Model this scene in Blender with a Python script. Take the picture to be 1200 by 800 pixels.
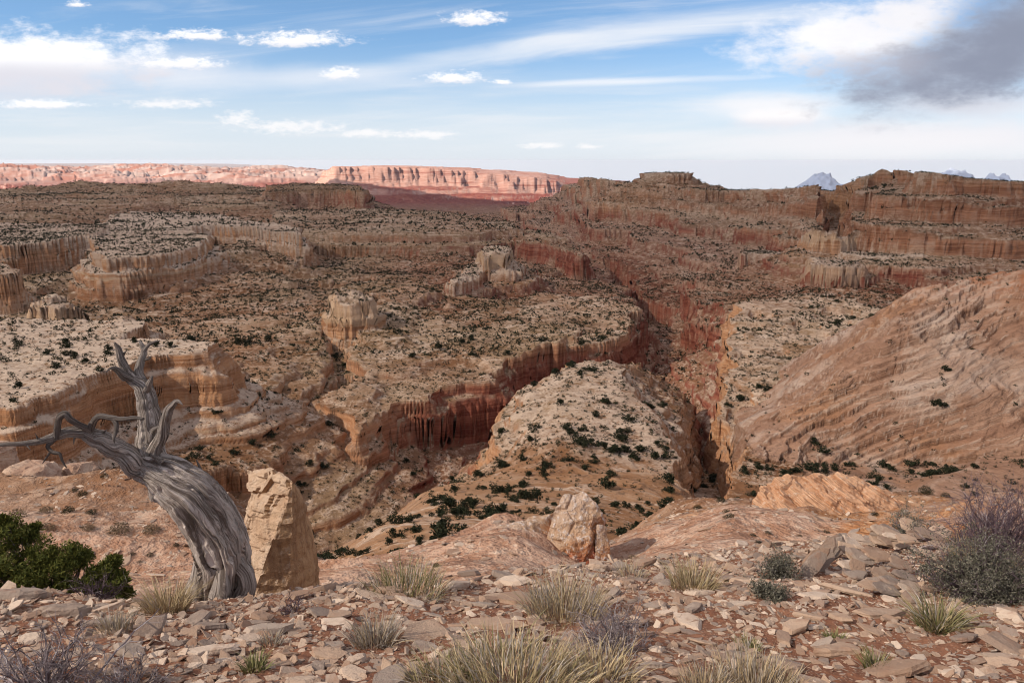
import bpy, math, random
import numpy as np
random.seed(7)
TQ = 1.0      # terrain grid density
rng = np.random.default_rng(11)
for o in list(bpy.data.objects):
    bpy.data.objects.remove(o)
scene = bpy.context.scene
COL = scene.collection

# ------------------------------------------------------------------ camera
F_PX = 942.0
PITCH = math.radians(12.68)
CP, SP = math.cos(PITCH), math.sin(PITCH)
cam_data = bpy.data.cameras.new("camera")
cam = bpy.data.objects.new("camera", cam_data)
COL.objects.link(cam)
cam.location = (0, 0, 0)
cam.rotation_euler = (math.pi / 2 - PITCH, 0, 0)
cam_data.sensor_width = 36.0
cam_data.lens = 36.0 * F_PX / 1200.0
cam_data.clip_start = 0.05
cam_data.clip_end = 300000
scene.camera = cam

# ------------------------------------------------------------------ render, exposure
vs = scene.view_settings
vs.view_transform = 'Standard'
vs.look = 'None'
vs.gamma = 1.0
vs.use_curve_mapping = False
vs.exposure = EXPOSURE = 0.63
cy = scene.cycles
cy.use_denoising = True
cy.max_bounces = 8
cy.diffuse_bounces = 4
cy.transmission_bounces = 6
cy.transparent_max_bounces = 12
cy.volume_bounces = 3
cy.sample_clamp_indirect = 6
cy.filter_width = 1.05

# ------------------------------------------------------------------ sun
SUN_EL, SUN_AZ = math.radians(38), math.radians(248)     # azimuth clockwise from +Y; sun behind the camera, to the left
sd = bpy.data.lights.new("sun", 'SUN')
sd.energy = 4.6
sd.angle = math.radians(0.53)
sd.color = (1.0, 0.93, 0.83)
sun = bpy.data.objects.new("sun", sd)
COL.objects.link(sun)
sdir = (math.sin(SUN_AZ) * math.cos(SUN_EL), math.cos(SUN_AZ) * math.cos(SUN_EL), math.sin(SUN_EL))
import mathutils
sun.rotation_euler = mathutils.Vector(sdir).to_track_quat('Z', 'Y').to_euler()

# ------------------------------------------------------------------ node expression helper
class E:
    """a node socket with arithmetic"""
    def __init__(self, nt, s): self.nt, self.s = nt, s
    def _m(self, op, *o, clamp=False):
        n = self.nt.nodes.new('ShaderNodeMath'); n.operation = op; n.use_clamp = clamp
        for k, x in enumerate((self,) + o):
            if isinstance(x, E): self.nt.links.new(x.s, n.inputs[k])
            else: n.inputs[k].default_value = x
        return E(self.nt, n.outputs[0])
    def __add__(s, o): return s._m('ADD', o)
    __radd__ = __add__
    def __sub__(s, o): return s._m('SUBTRACT', o)
    def __rsub__(s, o): return s._m('MULTIPLY', -1.0)._m('ADD', o)
    def __mul__(s, o): return s._m('MULTIPLY', o)
    __rmul__ = __mul__
    def __truediv__(s, o): return s._m('DIVIDE', o)
    def pw(s, o): return s._m('POWER', o)
    def mn(s, o): return s._m('MINIMUM', o)
    def mx(s, o): return s._m('MAXIMUM', o)
    def ab(s): return s._m('ABSOLUTE')
    def clamp(s): return s._m('ADD', 0.0, clamp=True)
    def ss(s, a, b, lo=0.0, hi=1.0):
        n = s.nt.nodes.new('ShaderNodeMapRange'); n.interpolation_type = 'SMOOTHSTEP'
        if a > b: a, b, lo, hi = b, a, hi, lo
        s.nt.links.new(s.s, n.inputs[0])
        for k, x in enumerate((a, b, lo, hi)): n.inputs[1 + k].default_value = x
        return E(s.nt, n.outputs[0])

class G:
    """node tree builder"""
    def __init__(self, nt): self.nt = nt; nt.nodes.clear()
    def n(self, t, **kw):
        x = self.nt.nodes.new(t)
        for k, v in kw.items(): setattr(x, k, v)
        return x
    def put(self, sock, v):
        if isinstance(v, E): self.nt.links.new(v.s, sock)
        elif hasattr(v, 'is_output'): self.nt.links.new(v, sock)
        else:
            if isinstance(v, tuple) and len(v) == 3 and sock.type == 'RGBA': v = v + (1,)
            sock.default_value = v
    def sep(self, v):
        n = self.n('ShaderNodeSeparateXYZ'); self.put(n.inputs[0], v)
        return [E(self.nt, o) for o in n.outputs]
    def comb(self, x, y, z):
        n = self.n('ShaderNodeCombineXYZ')
        for k, v in enumerate((x, y, z)): self.put(n.inputs[k], v)
        return E(self.nt, n.outputs[0])
    def vmul(self, v, f):
        n = self.n('ShaderNodeVectorMath', operation='MULTIPLY'); self.put(n.inputs[0], v); self.put(n.inputs[1], f)
        return E(self.nt, n.outputs[0])
    def vadd(self, v, f):
        n = self.n('ShaderNodeVectorMath', operation='ADD'); self.put(n.inputs[0], v); self.put(n.inputs[1], f)
        return E(self.nt, n.outputs[0])
    def noise(self, v, scale=1.0, detail=4, rough=0.55, dist=0.0, color=False):
        n = self.n('ShaderNodeTexNoise'); self.put(n.inputs['Vector'], v)
        n.inputs['Scale'].default_value = scale; n.inputs['Detail'].default_value = detail
        n.inputs['Roughness'].default_value = rough; n.inputs['Distortion'].default_value = dist
        return E(self.nt, n.outputs[1 if color else 0])
    def voro(self, v, scale=1.0, feature='F1', out='Distance', rand=1.0):
        n = self.n('ShaderNodeTexVoronoi', feature=feature); self.put(n.inputs['Vector'], v)
        n.inputs['Scale'].default_value = scale; n.inputs['Randomness'].default_value = rand
        return E(self.nt, n.outputs[out])
    def mix(self, f, a, b, mode='MIX'):
        n = self.n('ShaderNodeMix', data_type='RGBA', blend_type=mode)
        self.put(n.inputs[0], f); self.put(n.inputs[6], a); self.put(n.inputs[7], b)
        return E(self.nt, n.outputs[2])
    def attr(self, name, out='Fac'):
        n = self.n('ShaderNodeAttribute', attribute_name=name)
        return E(self.nt, n.outputs[out])
    def pos(self): return E(self.nt, self.n('ShaderNodeNewGeometry').outputs['Position'])
    def nor(self): return E(self.nt, self.n('ShaderNodeNewGeometry').outputs['Normal'])
    def obj(self): return E(self.nt, self.n('ShaderNodeTexCoord').outputs['Object'])
    def rnd(self): return E(self.nt, self.n('ShaderNodeObjectInfo').outputs['Random'])
    def bump(self, h, dist=1.0, strength=1.0, normal=None):
        n = self.n('ShaderNodeBump'); self.put(n.inputs['Height'], h)
        n.inputs['Distance'].default_value = dist; n.inputs['Strength'].default_value = strength
        if normal is not None: self.put(n.inputs['Normal'], normal)
        return E(self.nt, n.outputs[0])
    def out(self, color, rough=0.95, normal=None, spec=0.15):
        b = self.n('ShaderNodeBsdfPrincipled'); o = self.n('ShaderNodeOutputMaterial')
        self.put(b.inputs['Base Color'], color); self.put(b.inputs['Roughness'], rough)
        b.inputs['Specular IOR Level'].default_value = spec
        if normal is not None: self.put(b.inputs['Normal'], normal)
        self.nt.links.new(b.outputs[0], o.inputs[0])
        return b, o

def mat(name):
    m = bpy.data.materials.new(name); m.use_nodes = True
    return m, G(m.node_tree)

def hexc(r, g, b):
    f = lambda c: ((c / 255 + 0.055) / 1.055) ** 2.4 if c > 10 else c / 255 / 12.92
    return (f(r), f(g), f(b))

def px_dir(u, v):
    a, b = (u - 600) / F_PX, (400 - v) / F_PX
    y = CP + b * SP
    return a / y, (-SP + b * CP) / y          # x/Y, z/Y

def P(u, v, Y):
    s, t = px_dir(u, v)
    return (s * Y, Y, t * Y)

def PZ(u, v, z):
    s, t = px_dir(u, v)
    return (s * z / t, z / t)

# ------------------------------------------------------------------ world: sky with clouds at infinity
world = bpy.data.worlds.new("World")
scene.world = world
world.use_nodes = True
g = G(world.node_tree)
skyn = g.n('ShaderNodeTexSky', sky_type='NISHITA')
skyn.sun_disc = False
skyn.sun_elevation = SUN_EL
skyn.sun_rotation = SUN_AZ
skyn.altitude = 1900
skyn.air_density = 1.0
skyn.dust_density = 0.6
skyn.ozone_density = 1.6
sky = E(g.nt, skyn.outputs[0])
tc = E(g.nt, g.n('ShaderNodeTexCoord').outputs['Generated'])
dx, dy, dz = g.sep(tc)
front = dy.ss(0.05, 0.25)
ysafe = dy.mx(0.05)
p = dx / ysafe
q = dz / ysafe
# thin pale air towards the horizon
el = dz.mx(0.0)
SKY_BLUE = g.mix(1.0, sky, (0.86, 1.0, 1.07), 'MULTIPLY')
SKY_BLUE = g.mix(el.ss(0.0, 0.30, 1.0, 0.0), SKY_BLUE, g.mix(1.0, SKY_BLUE, (0.72, 0.80, 0.95), 'MULTIPLY'))
PALE = (6.1, 6.45, 7.0)
base = g.mix(el.ss(0.145, -0.005) * 0.88, SKY_BLUE, PALE)
pq = g.comb(p, q * 2.2, 0.0)
nz = g.noise(g.vmul(pq, (1, 1, 1)), 20.0, 8, 0.64)           # cumulus edge
nz2 = g.noise(g.vadd(pq, (3.1, 1.7, 0.0)), 62.0, 6, 0.66)
nbig = g.noise(g.vadd(pq, (8.1, 5.7, 0.0)), 4.5, 6, 0.6)
# streaky high cloud
stv = g.comb(p * 1.3 - q * 1.0, q * 15.0 - p * 1.2, 0.3)
nst = g.noise(stv, 2.6, 7, 0.6, 0.6)
col = base
streak = nst.ss(0.46, 0.78) * q.ss(0.012, 0.05) * front
col = g.mix(streak * 0.34, col, (6.9, 7.0, 7.3))
stv2 = g.comb(p * 2.0 + 4.0, q * 26.0, 0.8)
low = g.noise(stv2, 1.7, 6, 0.6).ss(0.40, 0.72) * q.ss(0.0, 0.025) * q.ss(0.115, 0.06) * front
col = g.mix(low * 0.42, col, (7.2, 7.1, 7.2))

def cloud(u, v, ru, rv, colr, amt=1.0, edge=0.9, n=None, soft=0.45, base_col=None, rot=0.0, flat=0.0):
    """one cloud: a noise-edged ellipse of sky directions"""
    global col
    pc, qc = px_dir(u, v)
    n = nz if n is None else n
    ca, sa = math.cos(rot), math.sin(rot)
    a_ = p - pc; b_ = q - qc
    x_ = (a_ * ca + b_ * sa) / (ru / F_PX)
    y_ = (b_ * ca - a_ * sa) / (rv / F_PX)
    yy = y_ * (y_.ss(-0.15, 0.05, 1.0 + flat, 1.0)) if flat else y_
    d = (x_ * x_ + yy * yy).pw(0.5) + (n - 0.5) * (-2.0 * edge)
    m = d.ss(1.0 + soft * 0.35, 1.0 - soft) * front * amt
    c = colr
    if base_col: c = g.mix(y_.ss(-0.55, 0.35), base_col, colr)
    col = g.mix(m, col, c)

WH = (8.6, 8.5, 8.6); LAV = (6.0, 5.95, 6.5); GR = (2.2, 2.45, 3.2); GRW = (3.4, 3.65, 4.4)
# streaks
cloud(640, 54, 330, 13, (7.4, 7.5, 7.7), 0.55, 0.8, nst, 0.9, rot=0.13)
cloud(780, 28, 260, 16, (7.2, 7.3, 7.6), 0.45, 0.9, nst, 0.9, rot=0.10)
cloud(735, 96, 150, 5, (7.6, 7.6, 7.8), 0.7, 0.9, nst, 0.9, rot=0.03)
cloud(330, 92, 200, 16, (7.3, 7.3, 7.6), 0.5, 0.8, nbig, 0.9)
# left bank
cloud(90, 78, 200, 22, (7.3, 7.2, 7.5), 0.6, 0.8, nbig, 0.9)
cloud(40, 72, 135, 34, WH, 0.97, 1.3, nz, 0.6, LAV)
cloud(20, 98, 120, 20, LAV, 0.7, 0.8, nbig, 0.9)
for a in [(230, 43, 40, 8), (347, 49, 58, 11), (555, 24, 34, 10), (398, 88, 21, 9), (532, 93, 34, 8), (588, 97, 12, 4), (215, 76, 44, 9), (45, 124, 50, 7), (90, 6, 14, 4)]:
    cloud(a[0], a[1], a[2], a[3], WH, 0.95, 1.5, nz2, 0.75, (7.2, 7.1, 7.4), flat=0.9)
for a in [(340, 149, 60, 7), (430, 156, 34, 5), (500, 158, 34, 5), (280, 138, 22, 7), (635, 170, 26, 4), (200, 122, 50, 5), (690, 172, 16, 3)]:
    cloud(a[0], a[1], a[2], a[3], (8.0, 7.8, 7.8), 0.75, 1.6, nz2, 0.9)
# right side
cloud(890, 126, 90, 18, (7.7, 7.5, 7.6), 0.8, 0.9, nbig, 0.8)
cloud(915, 140, 60, 13, (8.0, 7.7, 7.7), 0.85, 0.8, nz, 0.7, (6.6, 6.4, 6.8))
cloud(1090, 162, 260, 24, (7.0, 6.8, 7.1), 0.85, 0.8, nbig, 0.9)
cloud(1010, 172, 330, 20, (7.3, 7.2, 7.4), 0.6, 0.8, nst, 0.9)
cloud(1000, 44, 125, 36, (7.9, 7.8, 8.0), 0.97, 0.9, nz, 0.7, rot=0.10)
cloud(1060, 20, 90, 26, (7.2, 7.1, 7.4), 0.9, 0.9, nz, 0.8, rot=0.3)
cloud(1120, 122, 120, 18, (6.0, 5.9, 6.4), 0.7, 0.8, nbig, 0.9)
cloud(1190, 36, 165, 62, GRW, 0.92, 0.7, nbig, 0.95, rot=0.42)
cloud(1110, 84, 150, 34, GRW, 0.85, 0.9, nz, 0.95, rot=0.12)
cloud(1165, 66, 165, 44, GR, 0.88, 0.9, nz, 0.95, rot=0.26)
cloud(1200, 30, 105, 58, GR, 0.8, 1.0, nz, 0.95, rot=0.5)
cloud(1010, 76, 85, 18, (4.2, 4.1, 4.7), 0.5, 1.0, nz, 0.95)
bg = g.n('ShaderNodeBackground'); g.put(bg.inputs[0], col); bg.inputs[1].default_value = 0.085
wo = g.n('ShaderNodeOutputWorld'); g.nt.links.new(bg.outputs[0], wo.inputs[0])
world.cycles.sampling_method = 'MANUAL'
world.cycles.sample_map_resolution = 512

# ------------------------------------------------------------------ mesh helpers
def np_mesh(name, V, quads=None, tris=None, mats=(), smooth=True, attrs=None, normals=None):
    me = bpy.data.meshes.new(name)
    V = np.asarray(V, np.float32)
    nq = 0 if quads is None else len(quads); ntr = 0 if tris is None else len(tris)
    me.vertices.add(len(V)); me.vertices.foreach_set('co', V.ravel())
    lv = []
    if nq: lv.append(np.asarray(quads, np.int32).ravel())
    if ntr: lv.append(np.asarray(tris, np.int32).ravel())
    lv = np.concatenate(lv)
    me.loops.add(len(lv)); me.loops.foreach_set('vertex_index', lv)
    me.polygons.add(nq + ntr)
    st = np.concatenate([np.arange(nq) * 4, nq * 4 + np.arange(ntr) * 3]).astype(np.int32)
    me.polygons.foreach_set('loop_start', st)
    me.polygons.foreach_set('use_smooth', np.full(nq + ntr, smooth))
    for m in mats: me.materials.append(m)
    if attrs:
        for k, a in attrs.items():
            at = me.attributes.new(k, 'FLOAT', 'POINT'); at.data.foreach_set('value', np.asarray(a, np.float32).ravel())
    me.update(calc_edges=True)
    me.validate()
    if normals is not None: me.normals_split_custom_set_from_vertices(np.asarray(normals, np.float32))
    return me

def link(name, me, parent=None, loc=(0, 0, 0), rot=None):
    o = bpy.data.objects.new(name, me)
    COL.objects.link(o)
    o.location = loc
    if rot is not None: o.rotation_euler = rot
    if parent is not None: o.parent = parent
    return o

def tag(o, label=None, cat=None, group=None, kind=None):
    if label: o['label'] = label
    if cat: o['category'] = cat
    if group: o['group'] = group
    if kind: o['kind'] = kind
    elif cat: o['kind'] = 'thing'
    return o

_T = rng.random((256, 256)).astype(np.float32)
def vnoise(x, y, k=0):
    xi = np.floor(x); yi = np.floor(y)
    fx = (x - xi).astype(np.float32); fy = (y - yi).astype(np.float32)
    ix = xi.astype(np.int64) + 37 * k; iy = yi.astype(np.int64) + 91 * k
    fx = fx * fx * fx * (fx * (fx * 6 - 15) + 10); fy = fy * fy * fy * (fy * (fy * 6 - 15) + 10)
    x0, x1, y0, y1 = ix & 255, (ix + 1) & 255, iy & 255, (iy + 1) & 255
    a = _T[x0, y0] * (1 - fx) + _T[x1, y0] * fx
    b = _T[x0, y1] * (1 - fx) + _T[x1, y1] * fx
    return (a * (1 - fy) + b * fy) * 2 - 1

def fbm(x, y, sc, oc=4, k=0, gain=0.5, ridge=False):
    x = x / sc; y = y / sc
    s = 0.0; a = 1.0; tot = 0.0
    for i in range(oc):
        n = vnoise(x, y, k + i * 3 + 1)
        if ridge: n = 1 - 2 * np.abs(n)
        s = s + a * n; tot += a; a *= gain
        x, y = 1.62 * x + 1.17 * y + 5.2, -1.17 * x + 1.62 * y + 1.3
    return s / tot * 1.5

_T3 = rng.random((64, 64, 64)).astype(np.float32)
def vnoise3(x, y, z, k=0):
    x0, y0, z0 = np.floor(x), np.floor(y), np.floor(z)
    fx, fy, fz = [(p_ - q_).astype(np.float32) for p_, q_ in ((x, x0), (y, y0), (z, z0))]
    fx, fy, fz = [f * f * (3 - 2 * f) for f in (fx, fy, fz)]
    ix, iy, iz = x0.astype(np.int64) + 17 * k, y0.astype(np.int64) + 29 * k, z0.astype(np.int64) + 7 * k
    g_ = lambda i, j, l: _T3[(ix + i) & 63, (iy + j) & 63, (iz + l) & 63]
    lx = lambda j, l: g_(0, j, l) * (1 - fx) + g_(1, j, l) * fx
    ly = lambda l: lx(0, l) * (1 - fy) + lx(1, l) * fy
    return (ly(0) * (1 - fz) + ly(1) * fz) * 2 - 1

def sst(a, b, x):
    t = np.clip((x - a) / (b - a), 0, 1)
    return t * t * (3 - 2 * t)
# ------------------------------------------------------------------ terrain: one height function z(x, y)
CTRL = []       # base surface: x/Y, log Y, z
def cpx(*pts):
    for u, v, Y in pts:
        x, y, z = P(u, v, Y); CTRL.append((x / Y, math.log(Y), z))
def cz(*pts):
    for u, z, Y in pts: CTRL.append(((u - 600) / F_PX / 0.95, math.log(Y), z))
# shelf below the rim, left
cpx((0, 690, 14), (150, 692, 14), (290, 684, 15), (-200, 690, 14), (0, 655, 23), (150, 655, 23), (290, 655, 24), (0, 620, 36), (150, 620, 37), (280, 615, 40), (-200, 615, 38),
    (0, 565, 58), (140, 562, 60), (250, 570, 58), (-200, 560, 60))
cz((0, -72, 130), (150, -74, 130), (280, -74, 130), (-250, -70, 130), (0, -104, 235), (250, -112, 300), (120, -106, 262), (-250, -102, 240))
cz(*[(u, z, Y) for u in (-400, -150, 0, 150, 300, 430, 560, 700, 800, 900, 1050, 1200, 1400, 1600) for (z, Y) in ((-6.0, 5.0), (-6.2, 7.0))])
cz(*[(u, -6.4, 9.5) for u in (-400, -150, 0, 150, 300, 700, 800, 900, 1050, 1200, 1400, 1600)])
# centre: hump, then the spur far below
cpx((430, 690, 9.5), (520, 672, 13), (590, 620, 20), (560, 640, 17), (640, 640, 20), (690, 684, 15), (730, 682, 15), (690, 680, 18), (680, 668, 22), (470, 690, 13))
cz((400, -22, 40), (520, -24, 40), (640, -24, 42), (330, -24, 40), (450, -44, 80), (560, -44, 80), (680, -42, 80))
cpx((430, 662, 98), (520, 650, 104), (600, 640, 110), (700, 625, 118), (450, 610, 130), (550, 600, 138), (650, 600, 140), (500, 560, 185), (600, 555, 192), (700, 555, 195), (780, 560, 195),
    (620, 520, 240), (720, 510, 250), (800, 520, 245), (620, 470, 305), (720, 460, 310), (800, 470, 305), (720, 415, 375), (660, 420, 365), (770, 440, 345))
# right shelf below the rim
cpx((760, 650, 13), (850, 640, 15), (760, 612, 30), (850, 612, 28), (800, 592, 48), (870, 590, 48), (950, 615, 34), (1060, 618, 32), (1200, 612, 30), (1400, 610, 30), (960, 640, 17), (1100, 640, 17), (1200, 640, 16), (1400, 640, 16))
cpx((960, 592, 50), (1060, 590, 50), (1150, 596, 46))
cz((820, -55, 105), (950, -62, 110), (1100, -60, 110), (1250, -56, 110), (1450, -52, 110))
cz((380, -100, 190), (380, -138, 260), (420, -92, 185), (420, -132, 250), (460, -108, 228), (460, -142, 290), (500, -114, 256), (500, -148, 320), (540, -117, 272), (540, -150, 335), (570, -124, 305), (570, -155, 350), (330, -118, 290), (300, -116, 300))
# valley between the spur and the slickrock dome
cz((860, -92, 200), (960, -95, 205), (1080, -92, 200), (1200, -86, 190))
cpx((900, 540, 250), (905, 500, 290), (870, 520, 270))
# bench right of the gully
cpx((870, 480, 330), (950, 440, 390), (900, 400, 455), (980, 385, 480), (870, 362, 550), (960, 362, 555), (1010, 375, 500))
# behind the dome
cz((1060, -104, 420), (1200, -98, 430), (1400, -92, 430), (1100, -112, 600), (1300, -105, 600), (1500, -100, 600))
# left plateau
cpx((350, 420, 470), (450, 385, 530), (330, 470, 370), (0, 335, 790), (200, 338, 770), (350, 332, 800), (0, 250, 1700), (200, 250, 1800), (100, 213, 3500), (250, 211, 3600), (350, 215, 3300), (350, 250, 1900), (-300, 213, 3400), (-300, 250, 1700), (-300, 335, 790),
    (450, 310, 950), (450, 293, 1300), (520, 292, 1320), (380, 290, 1300), (500, 252, 1750), (560, 405, 495), (650, 372, 600), (650, 330, 850), (700, 392, 545), (730, 372, 620), (580, 350, 720), (-300, 420, 430), (100, 440, 420), (280, 440, 400))
cz((600, -150, 1150), (500, -290, 3300), (440, -250, 3000), (600, -290, 3000), (620, -300, 4500), (500, -320, 5500), (700, -290, 4200), (0, -300, 5600), (300, -310, 5600), (-300, -300, 5600), (900, -300, 6000), (1200, -300, 6000), (1600, -300, 6000))
# far plain
cz(*[(u, z, Y) for u in (-400, 0, 300) for (z, Y) in ((-340, 8000), (-320, 14000), (-330, 30000), (-330, 90000))])
cz(*[(u, z, Y) for u in (480, 600, 660) for (z, Y) in ((-370, 7600), (-400, 14000), (-620, 30000), (-1500, 90000))])
cz(*[(u, z, Y) for u in (760, 900, 1300, 1700) for (z, Y) in ((-400, 8000), (-750, 14000), (-1500, 30000), (-4200, 90000))])
# right side below the big wall
cpx((850, 345, 850), (850, 322, 1050), (860, 292, 1400), (850, 265, 1750), (950, 330, 900), (1000, 300, 1100), (1100, 312, 1000), (1200, 315, 980), (1450, 320, 950), (760, 330, 1400), (760, 290, 1800))
cz((1050, -100, 2600), (1300, -100, 2600), (850, -120, 3200), (700, -220, 2600))
CT = np.array(CTRL)
KS = 2.6
def _rbf_fit():
    A = np.stack([CT[:, 0] * KS, CT[:, 1]], 1)
    D = np.sqrt(((A[:, None] - A[None]) ** 2).sum(-1))
    n = len(A)
    M = np.zeros((n + 1, n + 1)); M[:n, :n] = -D - 0.0 * np.eye(n); M[:n, n] = 1; M[n, :n] = 1
    return A, np.linalg.solve(M, np.append(CT[:, 2], 0))
_A, _W = _rbf_fit()
GS = np.linspace(-1.7, 1.7, 240); GL = np.linspace(math.log(5.0), math.log(100000), 360)
def _rbf_grid():
    out = np.zeros((len(GS), len(GL)))
    for i, s in enumerate(GS):
        d = np.sqrt((s * KS - _A[:, 0][None]) ** 2 + (GL[:, None] - _A[:, 1][None]) ** 2)
        out[i] = -d @ _W[:-1] + _W[-1]
    k = np.array([1, 2, 3, 2, 1.0]); k /= k.sum()      # round the cones off
    pad = np.pad(out, 2, mode='edge')
    out = sum(k[j] * pad[:, j:j + len(GL)] for j in range(5))
    return sum(k[j] * out[j:j + len(GS)] for j in range(5))
_G = _rbf_grid()
def base_z(x, y):
    s = np.clip(x / y, GS[0], GS[-1] - 1e-6); L = np.clip(np.log(y), GL[0], GL[-1] - 1e-6)
    fi = (s - GS[0]) / (GS[1] - GS[0]); fj = (L - GL[0]) / (GL[1] - GL[0])
    i = np.clip(fi.astype(int), 0, len(GS) - 2); j = np.clip(fj.astype(int), 0, len(GL) - 2)
    a = fi - i; b = fj - j
    return _G[i, j] * (1 - a) * (1 - b) + _G[i + 1, j] * a * (1 - b) + _G[i, j + 1] * (1 - a) * b + _G[i + 1, j + 1] * a * b

def sdf(poly, x, y):
    """signed distance to a polygon, negative inside"""
    p = np.array(poly, float); d = np.full(x.shape, 1e30); ins = np.zeros(x.shape, bool)
    for k in range(len(p)):
        ax, ay = p[k]; bx, by = p[(k + 1) % len(p)]
        ex, ey = bx - ax, by - ay
        t = np.clip(((x - ax) * ex + (y - ay) * ey) / (ex * ex + ey * ey + 1e-9), 0, 1)
        d = np.minimum(d, (x - ax - t * ex) ** 2 + (y - ay - t * ey) ** 2)
        c = (ay > y) != (by > y)
        xs = ax + (y - ay) * ex / (ey if abs(ey) > 1e-9 else 1e-9)
        ins ^= c & (x < xs)
    d = np.sqrt(d)
    return np.where(ins, -d, d)

def pld(line, x, y):
    """distance to a polyline with the third coordinate carried along"""
    d = np.full(x.shape, 1e30); zz = np.zeros(x.shape)
    for (ax, ay, az), (bx, by, bz) in zip(line[:-1], line[1:]):
        ex, ey = bx - ax, by - ay
        t = np.clip(((x - ax) * ex + (y - ay) * ey) / (ex * ex + ey * ey), 0, 1)
        e = (x - ax - t * ex) ** 2 + (y - ay - t * ey) ** 2
        m = e < d
        d = np.where(m, e, d); zz = np.where(m, az + t * (bz - az), zz)
    return np.sqrt(d), zz

def pz(z, *uv): return [PZ(u, v, z) for u, v in uv]

# mesas: rim polygon, top z, profile (distance out -> drop), edge wobble, wavelength, tilt
MESAS = []
def mesa(name, z, poly, prof, wob, wl, pale=0.0, red=0.0, label=None, tilt=(0, 0), dome=0.0, top_noise=1.0):
    MESAS.append(dict(name=name, z=z, poly=poly, pd=[a for a, b in prof], ph=[b for a, b in prof], wob=wob, wl=wl, pale=pale, red=red, label=label, tilt=tilt, dome=dome, tn=top_noise))
# the white-topped mesa near left
mesa('mesa', -80, pz(-80, (258, 398), (245, 408), (180, 416), (110, 436), (55, 455), (8, 474)) + [(-235, 255), (-420, 250), (-470, 420), (-260, 425), (-190, 420)] + pz(-80, (150, 389)),
     [(0, 0), (1.5, 4), (5, 6), (10, 20), (15, 24), (50, 46), (120, 75)], 5.5, 30, 1.0, 0.0, 'white-topped sandstone mesa with tan cliffs behind the dead juniper', top_noise=1.6)
mesa('mesa', -96, pz(-96, (100, 296), (130, 301), (185, 297), (240, 285), (246, 277), (222, 266), (250, 263), (300, 265), (352, 273), (348, 265), (300, 256), (220, 243), (150, 243), (110, 262)),
     [(0, 0), (3, 8), (12, 12), (20, 28), (30, 34), (120, 62)], 12, 70, 1.0, 0.05, 'long pale-topped mesa with a tan cliff band, in the left middle distance', top_noise=2.5)
mesa('mesa', -90, pz(-90, (-160, 282), (-60, 286), (0, 285), (60, 281), (112, 271), (122, 262), (60, 258), (-160, 255)),
     [(0, 0), (2, 8), (9, 14), (13, 28), (24, 34), (120, 60)], 9, 60, 0.8, 0.1, 'brown-cliffed mesa at the left edge beyond the white-topped one', top_noise=3)
mesa('mesa', -90, pz(-90, (-50, 317), (8, 318), (20, 316), (14, 305), (-50, 303)), [(0, 0), (2, 12), (8, 26), (60, 50)], 4, 30, 0.5, 0.3, 'small dark-cliffed mesa block cut by the left edge')
mesa('butte', -99, pz(-99, (42, 349), (62, 343), (86, 347), (90, 354), (70, 358), (48, 357)), [(0, 0), (3, 8), (7, 20), (50, 40)], 4, 14, 0.9, 0.0, 'small cream butte beside the left edge', top_noise=3)
mesa('butte', -92, pz(-92, (391, 338), (410, 333), (428, 337), (438, 344), (436, 349), (412, 352), (392, 349)), [(0, 0), (2, 5), (6, 10), (10, 22), (16, 28), (60, 50)], 2.5, 13, 0.85, 0.0, 'square cream butte standing alone in the middle of the slope', dome=1.5, top_noise=2.5)
mesa('butte', -97, pz(-97, (562, 287), (580, 282), (596, 286), (601, 292), (592, 296), (570, 296)), [(0, 0), (3, 5), (8, 18), (14, 22), (60, 40)], 4, 14, 0.85, 0.1, 'cream knob with a ridge trailing left below the red-cliffed bench', dome=2, top_noise=2)
mesa('butte', -112, pz(-112, (528, 329), (545, 312), (562, 300), (580, 296), (575, 305), (555, 320)), [(0, 0), (5, 5), (10, 12), (60, 30)], 5, 16, 0.8, 0.0, None, top_noise=2)
mesa('mesa', -106, pz(-106, (330, 266), (420, 268), (480, 269), (540, 268), (590, 264), (592, 258), (560, 250), (500, 245), (430, 242), (330, 244)),
     [(0, 0), (20, 6), (26, 14), (60, 20), (66, 44), (85, 50), (300, 180)], 14, 90, 0.15, 0.55, 'broad juniper-dotted bench with a red cliff band above the canyon', top_noise=5)
mesa('mesa', -119, pz(-119, (598, 275), (640, 282), (668, 290), (682, 292), (676, 282), (650, 270), (620, 262), (600, 262)),
     [(0, 0), (3, 7), (10, 10), (14, 46), (30, 54), (160, 110)], 8, 45, 0.1, 0.8, 'red-walled mesa at the left brink of the main canyon', dome=3, top_noise=4)
mesa('mesa', -74, pz(-74, (300, 219), (350, 217), (395, 217), (424, 220), (426, 216), (400, 212.5), (330, 212)), [(0, 0), (10, 25), (20, 42), (100, 70), (300, 200)], 22, 150, 0.0, 0.75, 'dark red-cliffed mesa on the far rim of the left plateau', top_noise=4)
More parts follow.
